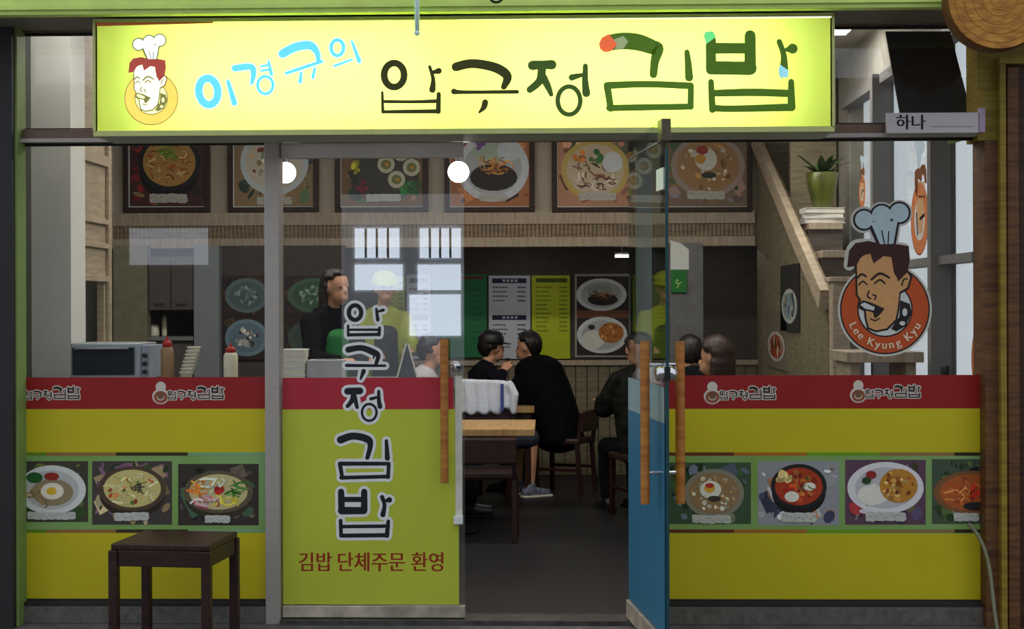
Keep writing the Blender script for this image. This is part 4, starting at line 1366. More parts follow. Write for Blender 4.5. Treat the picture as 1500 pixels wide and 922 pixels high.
# plant and books on the stair
zt_ = zt
bk = None
cols = [(206, 204, 198), (190, 188, 190), (214, 212, 204)]
xm = AX(1208, 3.0)
zc0 = zt_
for i in range(3):
    h = .035
    b = thing('book', ['bottom', 'middle', 'top'][i] + ' pale book of the stack under the potted plant', 'book', (xm, 3.08, zc0), (.05, -.08, .04)[i], 'books under the plant')
    w, d = (.27, .19)[0] / 2, .19 / 2
    build('cover', MB().box(-w, w, -d, d, 0, .004).box(-w, w, -d, d, h - .004, h).box(-w, -w + .005, -d, d, .004, h - .004), mat('book_cover_%d' % i, cols[i], .5), b, local=True)
    build('pages', MB().box(-w + .005, w - .006, -d + .005, d - .005, .004, h - .004), mat('paper_pages', (222, 218, 206), .8), b, local=True)
    zc0 += h
pl = thing('potted_plant', 'leafy plant in an olive glazed pot standing on the book stack', 'plant', (xm, 3.08, zc0))
build('pot', MB().lathe([(.055, 0), (.06, .005), (.095, .13), (.11, .235), (.105, .24), (.088, .13), (.05, .02)], (0, 0, 0), 24), mat('olive_glazed_pot', (112, 118, 44), .3, c2=(50, 56, 24), scale=9, stretch=(1, 1, .3)), pl, smooth=True, local=True)
build('soil', MB().lathe([(.1, .2), (.1, .215)], (0, 0, 0), 20), mat('soil', (40, 30, 22), .9), pl, local=True)
rnd = random.Random(3)
m_leaf = mat('leaf_green', (58, 84, 40), .5, var=.3)
for k in range(14):
    a, ln, ti = rnd.random() * 6.28, rnd.uniform(.15, .26), rnd.uniform(.5, 1.2)
    dx, dy = math.cos(a), math.sin(a)
    pts, wd = [], [0.006, .022, .028, .018, .001]
    for j in range(5):
        t_ = j / 4
        pts.append(Vector((dx * ln * t_ * math.cos(ti * .6) * .9, dy * ln * t_ * .9, .215 + ln * t_ * math.sin(ti) - .05 * t_ * t_)))
    vs, fs = [], []
    for j, q_ in enumerate(pts):
        s_ = Vector((-dy, dx, 0)) * wd[j]
        vs += [q_ - s_, q_ + Vector((0, 0, -.004)), q_ + s_]
    for j in range(4):
        fs += [(j * 3, j * 3 + 1, j * 3 + 4, j * 3 + 3), (j * 3 + 1, j * 3 + 2, j * 3 + 5, j * 3 + 4)]
    me = bpy.data.meshes.new('leaf')
    me.from_pydata(vs, [], fs)
    link('leaf', me, m_leaf, pl)

# ------------------------------------------------------------------ left side: white pier, wooden hatch wall, kitchen
wp = tag(build('wall_pier_left', MB().box(AX(6, .85), AX(104, .85), .85, 1.1, 0, HC), M_WHITE), 'white pier behind the left end of the window', kind='structure')
XW = AX(108, 1.1)
hp = thing('wall_hatch', 'light wooden partition with a serving hatch', None, (0, 0, 0), kind='structure')
yA, yB = 1.10, onX(164, 400, XW).y
zz = lambda py: onX(136, py, XW).z
build('panel_back', MB().box(XW - .06, XW - .02, yA, yB, zz(405), HC).box(XW - .06, XW - .02, yA, yB, 0, zz(502)).box(XW - .06, XW - .02, yB - .1, yB, zz(502), zz(405)), M_LWOOD, hp)
for a, b in ((238, 222), (326, 318), (362, 354), (412, 403)):
    build('rail', MB().box(XW - .02, XW, yA, yB, zz(a), zz(b)), M_LWOODH, hp, .003)
for a, b in ((yA, yA + .05), (yB - .06, yB)):
    build('stile', MB().box(XW - .019, XW + .001, a, b, 0, HC), M_LWOOD, hp, .003)
rc = onX(128, 500, XW - .2)
pot = thing('rice_cooker', 'white round rice cooker inside the wooden hatch', 'rice cooker', (XW - .2, 1.4, zz(502)))
build('body', MB().lathe([(.09, 0), (.11, .02), (.115, .1), (.11, .14)], (0, 0, 0), 20), M_CREAM, pot, smooth=True, local=True)
build('lid', MB().lathe([(.11, .14), (.1, .17), (.05, .19), (.01, .195)], (0, 0, 0), 20), mat('grey_lid', (150, 156, 158), .3), pot, smooth=True, local=True)
build('handle', MB().tube([(.1 * math.cos(a), 0, .16 + .08 * math.sin(a)) for a in [i * math.pi / 8 for i in range(9)]], .007, 8), M_BLACK, pot, smooth=True, local=True)
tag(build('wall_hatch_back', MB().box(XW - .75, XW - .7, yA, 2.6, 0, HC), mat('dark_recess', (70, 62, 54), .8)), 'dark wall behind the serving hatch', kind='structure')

KY = 4.4
kw = tag(build('wall_kitchen', MB().box(AX(166, KY), AX(216, KY), KY, KY + .1, 0, zB0), mat('olive_kitchen_wall', (120, 116, 96), .7)), 'olive kitchen wall under the mezzanine', kind='structure')
kc = thing('wall_cabinet', 'dark grey-brown kitchen wall cabinet beside the grey pillar', 'cabinet', (AX(250, KY), KY, 1.4))
kx0, kx1, kz0, kz1 = AX(217, KY), AX(283, KY), AZ(455, KY, 250), AZ(376, KY, 250)
build('body', MB().box(kx0, kx1, KY + .02, KY + .35, kz0, kz1), mat('grey_brown_cabinet', (84, 78, 74), .5), kc)
for a, b in ((kx0, (kx0 + kx1) / 2), ((kx0 + kx1) / 2, kx1)):
    d = build('door', MB().box(a + .004, b - .004, KY, KY + .02, kz0 + .004, kz1 - .004), MATS['grey_brown_cabinet'], kc, .003)
    build('handle', MB().tube([((a + b) / 2 - .04, KY - .015, kz0 + .05), ((a + b) / 2 + .04, KY - .015, kz0 + .05)], .005, 8), M_CHROME, d)
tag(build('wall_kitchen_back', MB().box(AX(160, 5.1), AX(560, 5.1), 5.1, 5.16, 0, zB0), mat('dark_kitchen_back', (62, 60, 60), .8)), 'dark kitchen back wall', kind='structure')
for u, lab in ((226, 'small white container standing below the wall cabinet'), (241, 'slim white bottle standing below the wall cabinet')):
    p = at(u, 493, KY + .2)
    c_ = thing('white_container', lab, 'container', p)
    r_ = .04 if u < 230 else .02
    h_ = .1 if u < 230 else .17
    build('body', MB().lathe([(r_ * .9, 0), (r_, .01), (r_, h_ * .8), (r_ * .6, h_ * .92)], (0, 0, 0), 16), M_CREAM, c_, smooth=True, local=True)
    build('cap', MB().lathe([(r_ * .62, h_ * .92), (r_ * .6, h_)], (0, 0, 0), 16), M_GREY, c_, local=True)
zk = AZ(493, KY + .2, 233)
kb = thing('kitchen_counter', 'dark kitchen counter below the wall cabinet', 'counter', (AX(250, KY), KY + .3, 0))
build('top', MB().box(kx0, kx1, KY, KY + .5, zk - .03, zk), M_GREY, kb, .003)
build('body', MB().box(kx0 + .01, kx1 - .01, KY + .03, KY + .48, 0, zk - .03), MATS['grey_brown_cabinet'], kb)
tag(build('column_grey', MB().box(AX(284, KY), AX(321, KY), KY, KY + .3, 0, zB0), mat('blue_grey_pillar', (124, 130, 136), .6, var=.04)), 'blue-grey pillar in the kitchen', kind='structure')
KP = KY + .1
for lab, u0, u1, v0, v1, seed, rimc, fc in (('dark poster of a fish dish high beside the grey pillar', 323, 392, 404, 462, 21, (92, 110, 112), [(70, 96, 98), (130, 146, 146)]), ('dark poster of a blue plate low beside the grey pillar', 323, 392, 464, 526, 22, (110, 134, 150), [(60, 40, 36), (196, 196, 190)]),
                                            ('dark poster of a green dish behind the door glass', 414, 500, 404, 462, 23, (70, 100, 80), [(70, 110, 80), (130, 150, 140)]), ('dark poster of a stew pot behind the door glass', 414, 500, 464, 526, 24, (70, 86, 78), [(130, 80, 50), (80, 110, 70)])):
    root = thing('food_poster', lab, 'poster', at((u0 + u1) / 2, v1, KP))
    build('panel', MB().box(AX(u0, KP), AX(u1, KP), KP - .01, KP + .01, AZ(v1, KP), AZ(v0, KP)), mat('dark_poster_board', (50, 42, 40), .5), root)
    P = Print(plane_at(KP - .01))
    dish(P, seed=seed, box=(u0, v0, u1, v1), bg=(52, 42, 38), bgbits=[(70, 52, 44), (40, 40, 44), (90, 70, 50)], c=((u0 + u1) / 2 + 4, (v0 + v1) / 2), r=((u1 - u0) * .46, (v1 - v0) * .44), rim=rimc, vessel='plate', top=None,
         food=[('blob', 30, .1, fc, 0, 0, .5, .5)])
    P.build('food_picture', root)
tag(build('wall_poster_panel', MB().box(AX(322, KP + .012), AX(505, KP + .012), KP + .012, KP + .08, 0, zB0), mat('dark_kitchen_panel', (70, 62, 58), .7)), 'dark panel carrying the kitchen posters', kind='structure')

# front counter behind the left window with its things
CZ = 1.135
fc = thing('front_counter', 'grey counter behind the left window and closed door', 'counter', (AX(300, .4), .4, 0))
cxa, cxb = AX(104, .4) + .01, AX(590, .4)
build('top', MB().box(cxa, cxb, .10, .64, CZ - .035, CZ), M_GREY, fc, .003)
build('body', MB().box(cxa + .02, cxb - .02, .16, .6, 0, CZ - .035), M_WHITE, fc)

oy = .26
ox0, ox1 = AX(103, oy, 520), AX(206, oy, 520)
ov = thing('toaster_oven', 'silver toaster oven with a dark glass door on the counter', 'oven', ((ox0 + ox1) / 2, oy, CZ))
oz0, oz1 = CZ, AZ(503, oy, 160)
build('body', MB().box(ox0, ox1, oy, oy + .3, oz0 + .012, oz1), mat('oven_silver', (176, 182, 186), .35, .5, var=.05), ov, .006)
dr = build('door', MB().box(ox0 + .012, ox1 - .03, oy - .012, oy, oz0 + .03, oz1 - .02), mat('oven_dark_glass', (40, 48, 52), .12, var=.1), ov, .003)
build('handle', MB().tube([(ox0 + .03, oy - .03, oz1 - .026), (ox1 - .05, oy - .03, oz1 - .026)], .006, 8), M_CHROME, dr)
build('control_panel', MB().box(ox1, AX(218, oy, 520), oy + .01, oy + .29, oz0 + .012, oz1 - .012), mat('oven_panel', (150, 158, 170), .4), ov, .003)
for k in range(3):
    build('knob', MB().lathe([(.011, -.012), (.012, 0), (.012, .01)], ((ox1 + AX(218, oy, 520)) / 2, oy, oz0 + .045 + k * .04), 14, 'y'), M_BLACK, ov)
for xx in (ox0 + .02, ox1 - .02):
    build('foot', MB().lathe([(.012, 0), (.012, .012)], (xx, oy + .04, oz0), 12), M_BLACK, ov)
for k, xx in enumerate((.25, .6)):
    pass


def bottle(label, u, top, col, capc, w):
    yy = .22
    x_ = AX(u, yy, 530)
    h_ = AZ(top, yy, u) - CZ
    b = thing('squeeze_bottle', label, 'bottle', (x_, yy, CZ))
    r_ = w / 2 * (CAM_D + yy) / F_PX
    build('body', MB().lathe([(r_ * .9, 0), (r_, .006), (r_, h_ * .66), (r_ * .8, h_ * .74), (r_ * .6, h_ * .76)], (0, 0, 0), 20), mat('bottle_%s' % '_'.join(map(str, col)), col, .4, var=.06), b, smooth=True, local=True)
    c = build('cap', MB().lathe([(r_ * .72, h_ * .75), (r_ * .72, h_ * .86), (r_ * .3, h_ * .9)], (0, 0, 0), 18), capc, b, smooth=True, local=True)
    build('nozzle', MB().lathe([(r_ * .24, h_ * .89), (r_ * .14, h_)], (0, 0, 0), 12), capc, c, local=True)


bottle('brown sauce squeeze bottle with a red cap beside the oven', 245, 492, (150, 116, 84), M_RED, 19)
bottle('cream squeeze bottle with a red cap near the steel post', 338, 503, (224, 216, 186), M_RED, 21)
# leaning stack of cream cups
cx_ = AX(276, .24, 530)
for i in range(8):
    c = thing('paper_cup', 'cream paper cup in the leaning stack, %s from the counter' % ['first', 'second', 'third', 'fourth', 'fifth', 'sixth', 'seventh', 'eighth'][i], 'cup', (cx_ - .012 + .0055 * i, .24, CZ + .0175 * i), 0, 'cream cups stacked on the counter')
    build('cup', MB().lathe([(.024, 0), (.030, .040), (.034, .042), (.034, .046), (.030, .046), (.022, .004)], (0, 0, 0), 18), M_CREAM, c, smooth=True, local=True)
# paper box stack and tray by the closed door
for i in range(5):
    b = thing('paper_box', 'white paper box in the stack beside the steel post, %s from the counter' % ['first', 'second', 'third', 'fourth', 'fifth'][i], 'box', (AX(432, .3, 530), .3, CZ + .031 * i), (.02, -.03, .01, .04, -.02)[i], 'white paper boxes')
    w = 17 * 7.4 / F_PX
    build('box', MB().box(-w, w, -.06, .06, 0, .024), M_CREAM, b, .002, local=True)
    build('lid', MB().box(-w - .003, w + .003, -.063, .063, .022, .030), mat('white_card', (222, 222, 218), .6), b, .002, local=True)
tb = thing('napkin_box', 'low white box on the counter behind the brush lettering', 'box', (AX(478, .34, 530), .34, CZ))
w = 26 * 7.44 / F_PX
build('box', MB().box(-w, w, -.07, .07, 0, .10), mat('pale_grey_card', (188, 188, 190), .6), tb, .004, local=True)
build('slot', MB().box(-w * .6, w * .6, -.012, .012, .10, .104), M_GREY, tb, local=True)
ab = thing('menu_stand', 'small dark A-frame menu stand with white edges on the counter', 'menu stand', (AX(597, .5, 530), .5, CZ))
AZH = .17
build('panel', MB().prism_y([(-.048, 0), (.048, 0), (.006, AZH), (-.006, AZH)], -.02, .02), mat('dark_slate', (34, 42, 46), .5), ab, local=True)
for s in (-1, 1):
    build('edge', MB().bar((s * .052, -.022, 0), (s * .004, -.022, AZH + .006), .008, .008), M_CREAM, ab, local=True)
xq = AX(597, .5, 530)
build('shelf', MB().box(cxb - .02, cxb + .16, .3, .64, CZ - .035, CZ), M_GREY, fc, .003)

# ------------------------------------------------------------------ tables and chairs
def table(label, cx, cyy, w, d, h=.71, pedestal=False):
    t_ = thing('dining_table', label, 'table', (cx, cyy, 0))
    build('table_top', MB().box(-w / 2, w / 2, -d / 2, d / 2, h - .045, h), M_TABLE, t_, .004, local=True)
    if pedestal:
        build('column', MB().lathe([(.04, .02), (.035, .06), (.035, h - .08), (.06, h - .045)], (0, 0, 0), 16), M_BLACK, t_, smooth=True, local=True)
        build('foot_plate', MB().lathe([(.24, 0), (.24, .012), (.05, .03)], (0, 0, 0), 24), M_BLACK, t_, local=True)
        return t_
    for a in (-1, 1):
        for b in (-1, 1):
            build('leg', MB().box(a * (w / 2 - .05) - .025, a * (w / 2 - .05) + .025, b * (d / 2 - .05) - .025, b * (d / 2 - .05) + .025, 0, h - .045), M_DWOOD, t_, .003, local=True)
    for b in (-1, 1):
        build('apron', MB().box(-w / 2 + .075, w / 2 - .075, b * (d / 2 - .05) - .01, b * (d / 2 - .05) + .01, h - .105, h - .045), M_DWOOD, t_, local=True)
    return t_


def chair(label, x, y, rz, top=.665):
    """low-backed dining chair facing local +y"""
    c = thing('dining_chair', label, 'chair', (x, y, 0), rz)
    build('seat', MB().box(-.2, .2, -.19, .2, .40, .45), M_LEATHER, c, .014, local=True)
    build('backrest', MB().box(-.195, .195, -.225, -.19, .50, top), M_LEATHER, c, .012, local=True)
    for a in (-1, 1):
        build('leg', MB().bar((a * .18, .17, 0), (a * .18, .17, .40), .034, .034), M_DWOOD, c, .003, local=True)
        build('leg', MB().bar((a * .18, -.2, 0), (a * .18, -.17, .40), .034, .034), M_DWOOD, c, .003, local=True)
        build('back_post', MB().bar((a * .18, -.178, .40), (a * .18, -.208, top - .01), .03, .03), M_DWOOD, c, .003, local=True)
        build('stretcher', MB().bar((a * .18, -.17, .2), (a * .18, .16, .2), .02, .025), M_DWOOD, c, local=True)
    return c


ty = 2.9
tx1 = AX(783, 2.5, 630)
table('oak-topped dining table just inside the doorway', tx1 - .6, ty, 1.2, .8, pedestal=True)
chair('dark low-backed chair tucked under the near side of the doorway table', AX(712, 2.4, 700), 2.57, 0.0)
table('dining table further in with two seated diners', AX(735, 4.9) - .1, 4.95, .72, .75)
chair('dark chair under the diner in the black padded jacket', AX(826, 4.95), 4.95, math.radians(70))
chair('dark chair under the diner in the dark cap', AX(697, 4.55), 4.55, math.radians(-50))
chair('dark chair with a white coat hung over its back', AX(716, 3.9), 3.95, 0.0, .94)
chair('dark chair under the diner beside the open door', AX(944, 3.6), 3.6, math.radians(22))
table('dining table beyond the right window', AX(985, 2.45), 2.5, .5, .6)
chair('dark chair under the brown-haired diner', AX(1080, 2.3), 2.3, math.radians(65))
chair('dark chair under the diner hidden behind the open door handles', AX(1022, 3.0), 3.0, math.radians(10))
chair('dark chair under the man in the grey shirt', AX(606, 3.65), 3.65, math.radians(-84))


# ------------------------------------------------------------------ people
def remeshed(name, mb, m, parent, voxel=.012, smooth=4):
    o = build(name, mb, m, parent, local=True)
    r = o.modifiers.new('remesh', 'REMESH')
    r.mode = 'VOXEL'
    r.voxel_size = voxel
    r.use_smooth_shade = True
    s = o.modifiers.new('smooth', 'SMOOTH')
    s.factor = .5
    s.iterations = smooth
    dg = bpy.context.evaluated_depsgraph_get()
    me = bpy.data.meshes.new_from_object(o.evaluated_get(dg))
    old = o.data
    o.modifiers.clear()
    o.data = me
    if not me.materials:
        me.materials.append(m)
    bpy.data.meshes.remove(old)
    return o


def limb(mb, pts, rs):
    for i in range(len(pts) - 1):
        a, b = Vector(pts[i]), Vector(pts[i + 1])
        n = max(2, int((b - a).length / .025))
        for k in range(n + 1):
            t_ = k / n
            p = a.lerp(b, t_)
            mb.ball(p, rs[i] + (rs[i + 1] - rs[i]) * t_, 10, 6)


def torso(mb, hip, sh, w0, w1, d0, d1, g=0.0):
    """hips to shoulders as stacked ellipsoids; width along local y"""
    hip, sh = Vector(hip), Vector(sh)
    for k in range(11):
        t_ = k / 10
        p = hip.lerp(sh, t_)
        w = w0 + (w1 - w0) * t_
        if t_ > .82: w *= 1 - (t_ - .82) * .9
        d = d0 + (d1 - d0) * math.sin(math.pi * min(1, t_ * .9 + .1)) * 1.0
        mb.ball(p, (d + g, w + g, .075 + g), 14, 8)


def hand(mb, wrist, dirv, side):
    """palm, four bent fingers of unequal length and a thumb from the side of the palm"""
    wrist, d = Vector(wrist), Vector(dirv).normalized()
    s = d.cross(Vector((0, 0, 1)))
    s = s.normalized() * side if s.length > .1 else Vector((0, 1, 0)) * side
    dn = d.cross(s).normalized()
    if dn.z > 0: dn = -dn
    limb(mb, [wrist, wrist + d * .05], [.026, .03])
    for k, (o_, l_) in enumerate(((-.027, .06), (-.009, .075), (.009, .07), (.026, .055))):
        b = wrist + d * .07 + s * o_
        limb(mb, [b - d * .03, b, b + d * l_ * .5 + dn * .006, b + d * l_ * .75 + dn * .03], [.011, .010, .009, .008])
    b = wrist + d * .025 - s * .03
    limb(mb, [b, b + d * .03 - s * .022, b + d * .055 - s * .02 + dn * .012], [.013, .011, .009])


def person(label, x, y, rz, top, bottom, hair=M_HAIR, cap=None, longhair=False, shorts=False, lean=.10, sit=True, arm=((.36, .16, .80), (.36, -.16, .80)), puffy=.0, apron=None, headturn=0.0, headdown=0.0, hs=1.0, shoe=None, floor=0.0, hairvol=0.0):
    r_ = thing('person', label, 'person', (x, y, floor), rz)
    hz = .47 if sit else .92
    L = .50
    hip = Vector((0, 0, hz))
    sh = Vector((lean, 0, hz + L))
    nk = sh + Vector((.02 + lean * .1, 0, .07))
    hc = nk + Vector((.03 + headdown * .06, 0, .135 - headdown * .02))
    body = MB()
    torso(body, hip, sh, .145, .165, .085, .105)
    limb(body, [sh + Vector((0, 0, .01)), nk, hc], [.062, .054, .05])
    R_ = Matrix.Rotation(headturn, 3, 'Z')
    hd = lambda a, b, c: hc + R_ @ Vector((a - c * headdown * .5, b, c - a * -headdown * -.5))
    body.ball(hc + R_ @ Vector((-.005, 0, .02)), (.093, .075, .098), 18, 12)
    body.ball(hd(.03, 0, -.045), (.055, .054, .062), 14, 10)
    body.ball(hd(.092, 0, -.012), (.016, .012, .022), 10, 6)
    body.ball(hd(.08, 0, -.06), (.012, .024, .010), 10, 6)
    for s in (-1, 1):
        body.ball(hd(.0, s * .076, -.005), (.018, .009, .028), 10, 6)
    hands = []
    for s, tgt in ((1, arm[0]), (-1, arm[1])):
        a = sh + Vector((0, s * .165, -.02))
        w = Vector(tgt) + Vector((lean * .5, 0, 0 if sit else .45))
        mid = (a + w) / 2 + Vector((-.05, s * .07, -.11))
        limb(body, [a, mid, w], [.05, .042, .028])
        dirv = (w - mid).normalized()
        hand(body, w, dirv, s)
        hands.append((a, mid, w))
    legs = []
    for s in (1, -1):
        if sit:
            kn, an = Vector((.42, s * .11, .46)), Vector((.40, s * .11, .09))
        else:
            kn, an = Vector((.02, s * .10, .48)), Vector((0, s * .10, .09))
        hj = hip + Vector((0, s * .085, -.0))
        limb(body, [hj, kn, an], [.078, .055, .038])
        limb(body, [an + Vector((-.02, 0, -.045)), an + Vector((.13, 0, -.06))], [.038, .028])
        legs.append((hj, kn, an))
    b_ = remeshed('body', body, M_SKIN, r_, .0095, 3)
    # clothes follow the body
    g = .016 + puffy
    m_ = MB()
    torso(m_, hip + Vector((0, 0, -.02)), sh, .15 + puffy * .8, .172 + puffy, .09 + puffy, .112 + puffy, g)
    limb(m_, [sh + Vector((-.01, 0, .02)), nk + Vector((-.012, 0, -.015))], [.085 + puffy * .5, .068 + puffy * .3])
    for (a, mid, w) in hands:
        limb(m_, [a, mid, mid.lerp(w, .9)], [.066 + puffy, .056 + puffy, .042 + puffy * .6])
    if puffy:
        for k in range(7):                        # hood lying on the shoulders
            a = math.pi * (.5 + k / 6)
            m_.ball(nk + Vector((-.02 + .08 * math.cos(a), .085 * math.sin(a), -.02)), .045, 10, 6)
    remeshed('jacket', m_, top, r_, .014, 4)
    m_ = MB()
    for (hj, kn, an) in legs:
        e = kn.lerp(an, .92) if not shorts else kn
        if shorts:
            limb(m_, [hj, hj.lerp(kn, .96)], [.098, .08])
        else:
            limb(m_, [hj, kn, e], [.098, .072, .06])
    m_.ball(hip + Vector((-.01, 0, 0)), (.12, .17, .10), 14, 8)
    remeshed('shorts' if shorts else 'trousers', m_, bottom, r_, .014, 4)
    for (hj, kn, an) in legs:
        m_ = MB()
        limb(m_, [an + Vector((-.03, 0, -.05)), an + Vector((.06, 0, -.055)), an + Vector((.15, 0, -.062))], [.045, .042, .034])
        limb(m_, [an + Vector((0, 0, -.02)), an], [.05, .048])
        sh_ = remeshed('shoe', m_, shoe or M_BLACK, r_, .011, 2)
        build('sole', MB().box(an.x - .07, an.x + .18, an.y - .042, an.y + .042, 0, .018), M_CREAM if shoe else M_BLACK, sh_, .004, local=True)
    # hair
    m_ = MB()
    hr = random.Random(int(abs(x) * 1000))
    for k in range(14):
        for j in range(8):
            ph, th = math.radians(10 + 17.5 * j), 2 * math.pi * (k + .5 * (j % 2)) / 14
            v = Vector((math.sin(ph) * math.cos(th) * .090, math.sin(ph) * math.sin(th) * .077, math.cos(ph) * .094))
            if v.x > .045 and v.z < .055: continue
            if v.x > .0 and v.z < .022: continue
            if v.x > -.045 and v.z < -.03: continue
            if v.z < -.075: continue
            m_.ball(hc + R_ @ (v * hr.uniform(.97, 1.06) + Vector((-.010, 0, .02))), .023 + hairvol, 8, 6)
    if longhair:
        for k in range(7):
            th = math.radians(100 + 27 * k)
            for j in range(6):
                m_.ball(hc + R_ @ Vector((-.02 + .078 * math.cos(th), .078 * math.sin(th), -.03 - .045 * j)), .03 + hairvol, 8, 6)
    remeshed('hair', m_, hair, r_, .011, 3)
    for s in (-1, 1):
        build('eye', MB().ball(hd(.080, s * .03, .012), (.008, .012, .006), 8, 6), M_BLACK, r_, smooth=True, local=True)
    if cap:
        m_ = MB()
        prof = [(.099, .03), (.102, .05), (.098, .09), (.075, .125), (.03, .142), (.004, .145)]
        m_.lathe(prof, hc + R_ @ Vector((-.01, 0, 0)), 20)
        c_ = build('cap', m_, cap, r_, smooth=True, local=True)
        bm_ = MB()
        n = 9
        inner = [hc + R_ @ Vector((-.01 + .1 * math.cos(a), .1 * math.sin(a), .038)) for a in [math.radians(-55 + 110 * i / (n - 1)) for i in range(n)]]
        outer = [p + R_ @ Vector((.07 * math.cos(math.radians(-55 + 110 * i / (n - 1))), 0, -.012)) for i, p in enumerate(inner)]
        vs = inner + outer + [p + Vector((0, 0, .006)) for p in inner] + [p + Vector((0, 0, .006)) for p in outer]
        fs = []
        for i in range(n - 1):
            fs += [(i, i + 1, n + i + 1, n + i), (2 * n + i, 3 * n + i, 3 * n + i + 1, 2 * n + i + 1), (n + i, n + i + 1, 3 * n + i + 1, 3 * n + i), (i, 2 * n + i, 2 * n + i + 1, i + 1)]
        fs += [(0, n, 3 * n, 2 * n), (n - 1, 3 * n - 1, 4 * n - 1, 2 * n - 1)]
        bm_.add(vs, fs)
        build('visor', bm_, cap, c_, local=True)
    if apron:
        m_ = MB()
        for k in range(33):
            t_ = k / 32
            p = (hip + Vector((0, 0, -.3 if not sit else -.02))).lerp(sh + Vector((0, 0, -.12)), t_)
            m_.ball(p + Vector((.045, 0, 0)), (.105, .135 - .03 * t_, .07), 12, 8)
        remeshed('apron', m_, apron, r_, .014, 4)
    return r_


M_BLKJ = mat('black_padded_jacket', (13, 13, 16), .9, spec=.1, var=.25, bump=.4, bscale=18)
M_NAVY = mat('dark_navy_cloth', (17, 18, 25), .95, spec=.1, var=.2, bump=.3, bscale=40)
M_DENIM = mat('dark_denim', (44, 50, 64), .8, var=.2)
M_CAMO = mat('dark_camouflage', (30, 31, 28), .95, spec=.1, c2=(10, 10, 10), scale=16)
M_GSHIRT = mat('pale_grey_shirt', (190, 188, 196), .8, var=.06, bump=.2, bscale=30)
M_LIME = mat('lime_uniform', (150, 160, 24), .75, var=.1)
M_KGREEN = mat('green_apron', (34, 120, 60), .75, var=.1)
M_SNEAK = mat('grey_blue_sneaker', (130, 138, 156), .6, c2=(60, 66, 84), scale=30)

PI = math.pi
person('diner in a bulky black padded jacket hunched over the table beyond the doorway', AX(818, 4.95), 4.95, math.radians(158), M_BLKJ, M_NAVY, puffy=.045, lean=.17, headdown=.5, arm=((.42, .14, .80), (.40, -.14, .82)), hairvol=.004)
person('diner in a black cap, dark jacket and shorts showing one bare leg and sneaker', AX(699, 4.55), 4.55, math.radians(28), M_NAVY, M_DENIM, shorts=True, shoe=M_SNEAK, cap=M_BLACK, lean=.06, headdown=.2, arm=((.30, .14, .86), (.11, -.17, .99)))
person('diner in dark camouflage seated beside the open door', AX(944, 3.6), 3.6, math.radians(112), M_CAMO, M_NAVY, lean=.08, shoe=None, puffy=.02)
person('man with short black hair and pale grey shirt behind the closed door', AX(604, 3.65), 3.65, math.radians(4), M_GSHIRT, M_NAVY, lean=.08, headdown=.1, arm=((.16, .17, .62), (.18, -.17, .62)))
person('diner with loose brown hair behind the right window', AX(1078, 2.3), 2.3, math.radians(155), M_NAVY, M_NAVY, hair=M_HAIRB, longhair=True, lean=.06, hairvol=.012, headdown=.4)
person('dark-clothed diner half hidden behind the open door handles', AX(1022, 3.0), 3.0, math.radians(100), M_BLKJ, M_NAVY, lean=.12, puffy=.02, headdown=.4)
person('cook in lime cap and shirt with black apron standing behind the brush lettering', AX(560, 4.3), 4.3, math.radians(-70), M_LIME, M_NAVY, sit=False, cap=M_LIME, apron=M_BLACK, lean=.03, arm=((.30, .12, .72), (.28, -.14, .70)))
person('long-haired woman in a green apron standing at the counter', AX(474, 2.6), 2.6, math.radians(-40), M_NAVY, M_NAVY, sit=False, longhair=True, apron=M_KGREEN, lean=.05, arm=((.30, .12, .70), (.30, -.12, .70)), headdown=.3)

# white coat over the chair back, chopsticks, glass
wc = thing('white_coat', 'white coat with a blue stripe hung over a chair back in the doorway', 'coat', (AX(716, 3.9), 3.75, .30))
m = MB()
rnd = random.Random(4)
xa, xb = AX(676, 3.72), AX(758, 3.72)
zt0, zt1 = AZ(606, 3.72, 716), AZ(556, 3.72, 716)
for i in range(44):                              # hanging back panel with soft folds, shoulders over the rail
    t_ = i / 43
    xx = xa + (xb - xa - .05) * t_
    top_ = zt1 - .012 * t_ - .05 * max(0, t_ - .86) * 6
    bot_ = zt0 + .012 * math.sin(i * .55) + .03 * (t_ > .8)
    for q_ in range(7):
        m.ball((xx, 3.72 + .014 * math.sin(i * .62 + q_ * .25), bot_ + .02 + (top_ - bot_ - .04) * q_ / 6), (.02, .022, .026), 8, 6)
    m.ball((xx, 3.75, top_ - .016), (.02, .045, .018), 8, 6)
limb(m, [(xb - .055, 3.70, zt1 - .035), (xb - .022, 3.69, zt1 - .11), (xb - .03, 3.69, zt0 + .015)], [.03, .034, .026])
m.v = [v - wc.location for v in m.v]
remeshed('coat_body', m, mat('white_padded_cloth', (206, 214, 228), .8, var=.05, bump=.3, bscale=20), wc, .011, 4)
xs_ = AX(735, 3.69)
build('blue_stripe', MB().box(xs_ - .012, xs_ + .012, 3.682, 3.70, zt0 + .02, zt1 - .03), mat('blue_stripe_cloth', (60, 72, 140), .8), wc, .003)
hz_ = AZ(531, 4.3, 735)
for k in range(2):
    c = thing('chopstick', ('upper' if k else 'lower') + ' metal chopstick held by the diner in the black cap', 'chopstick', (AX(737, 4.25), 4.25, hz_ + .012 * k))
    build('stick', MB().tube([(-.09, 0, .0 + .004 * k), (.05, -.03, .015 + .006 * k)], [.0022, .0035], 6), M_CHROME, c, local=True)

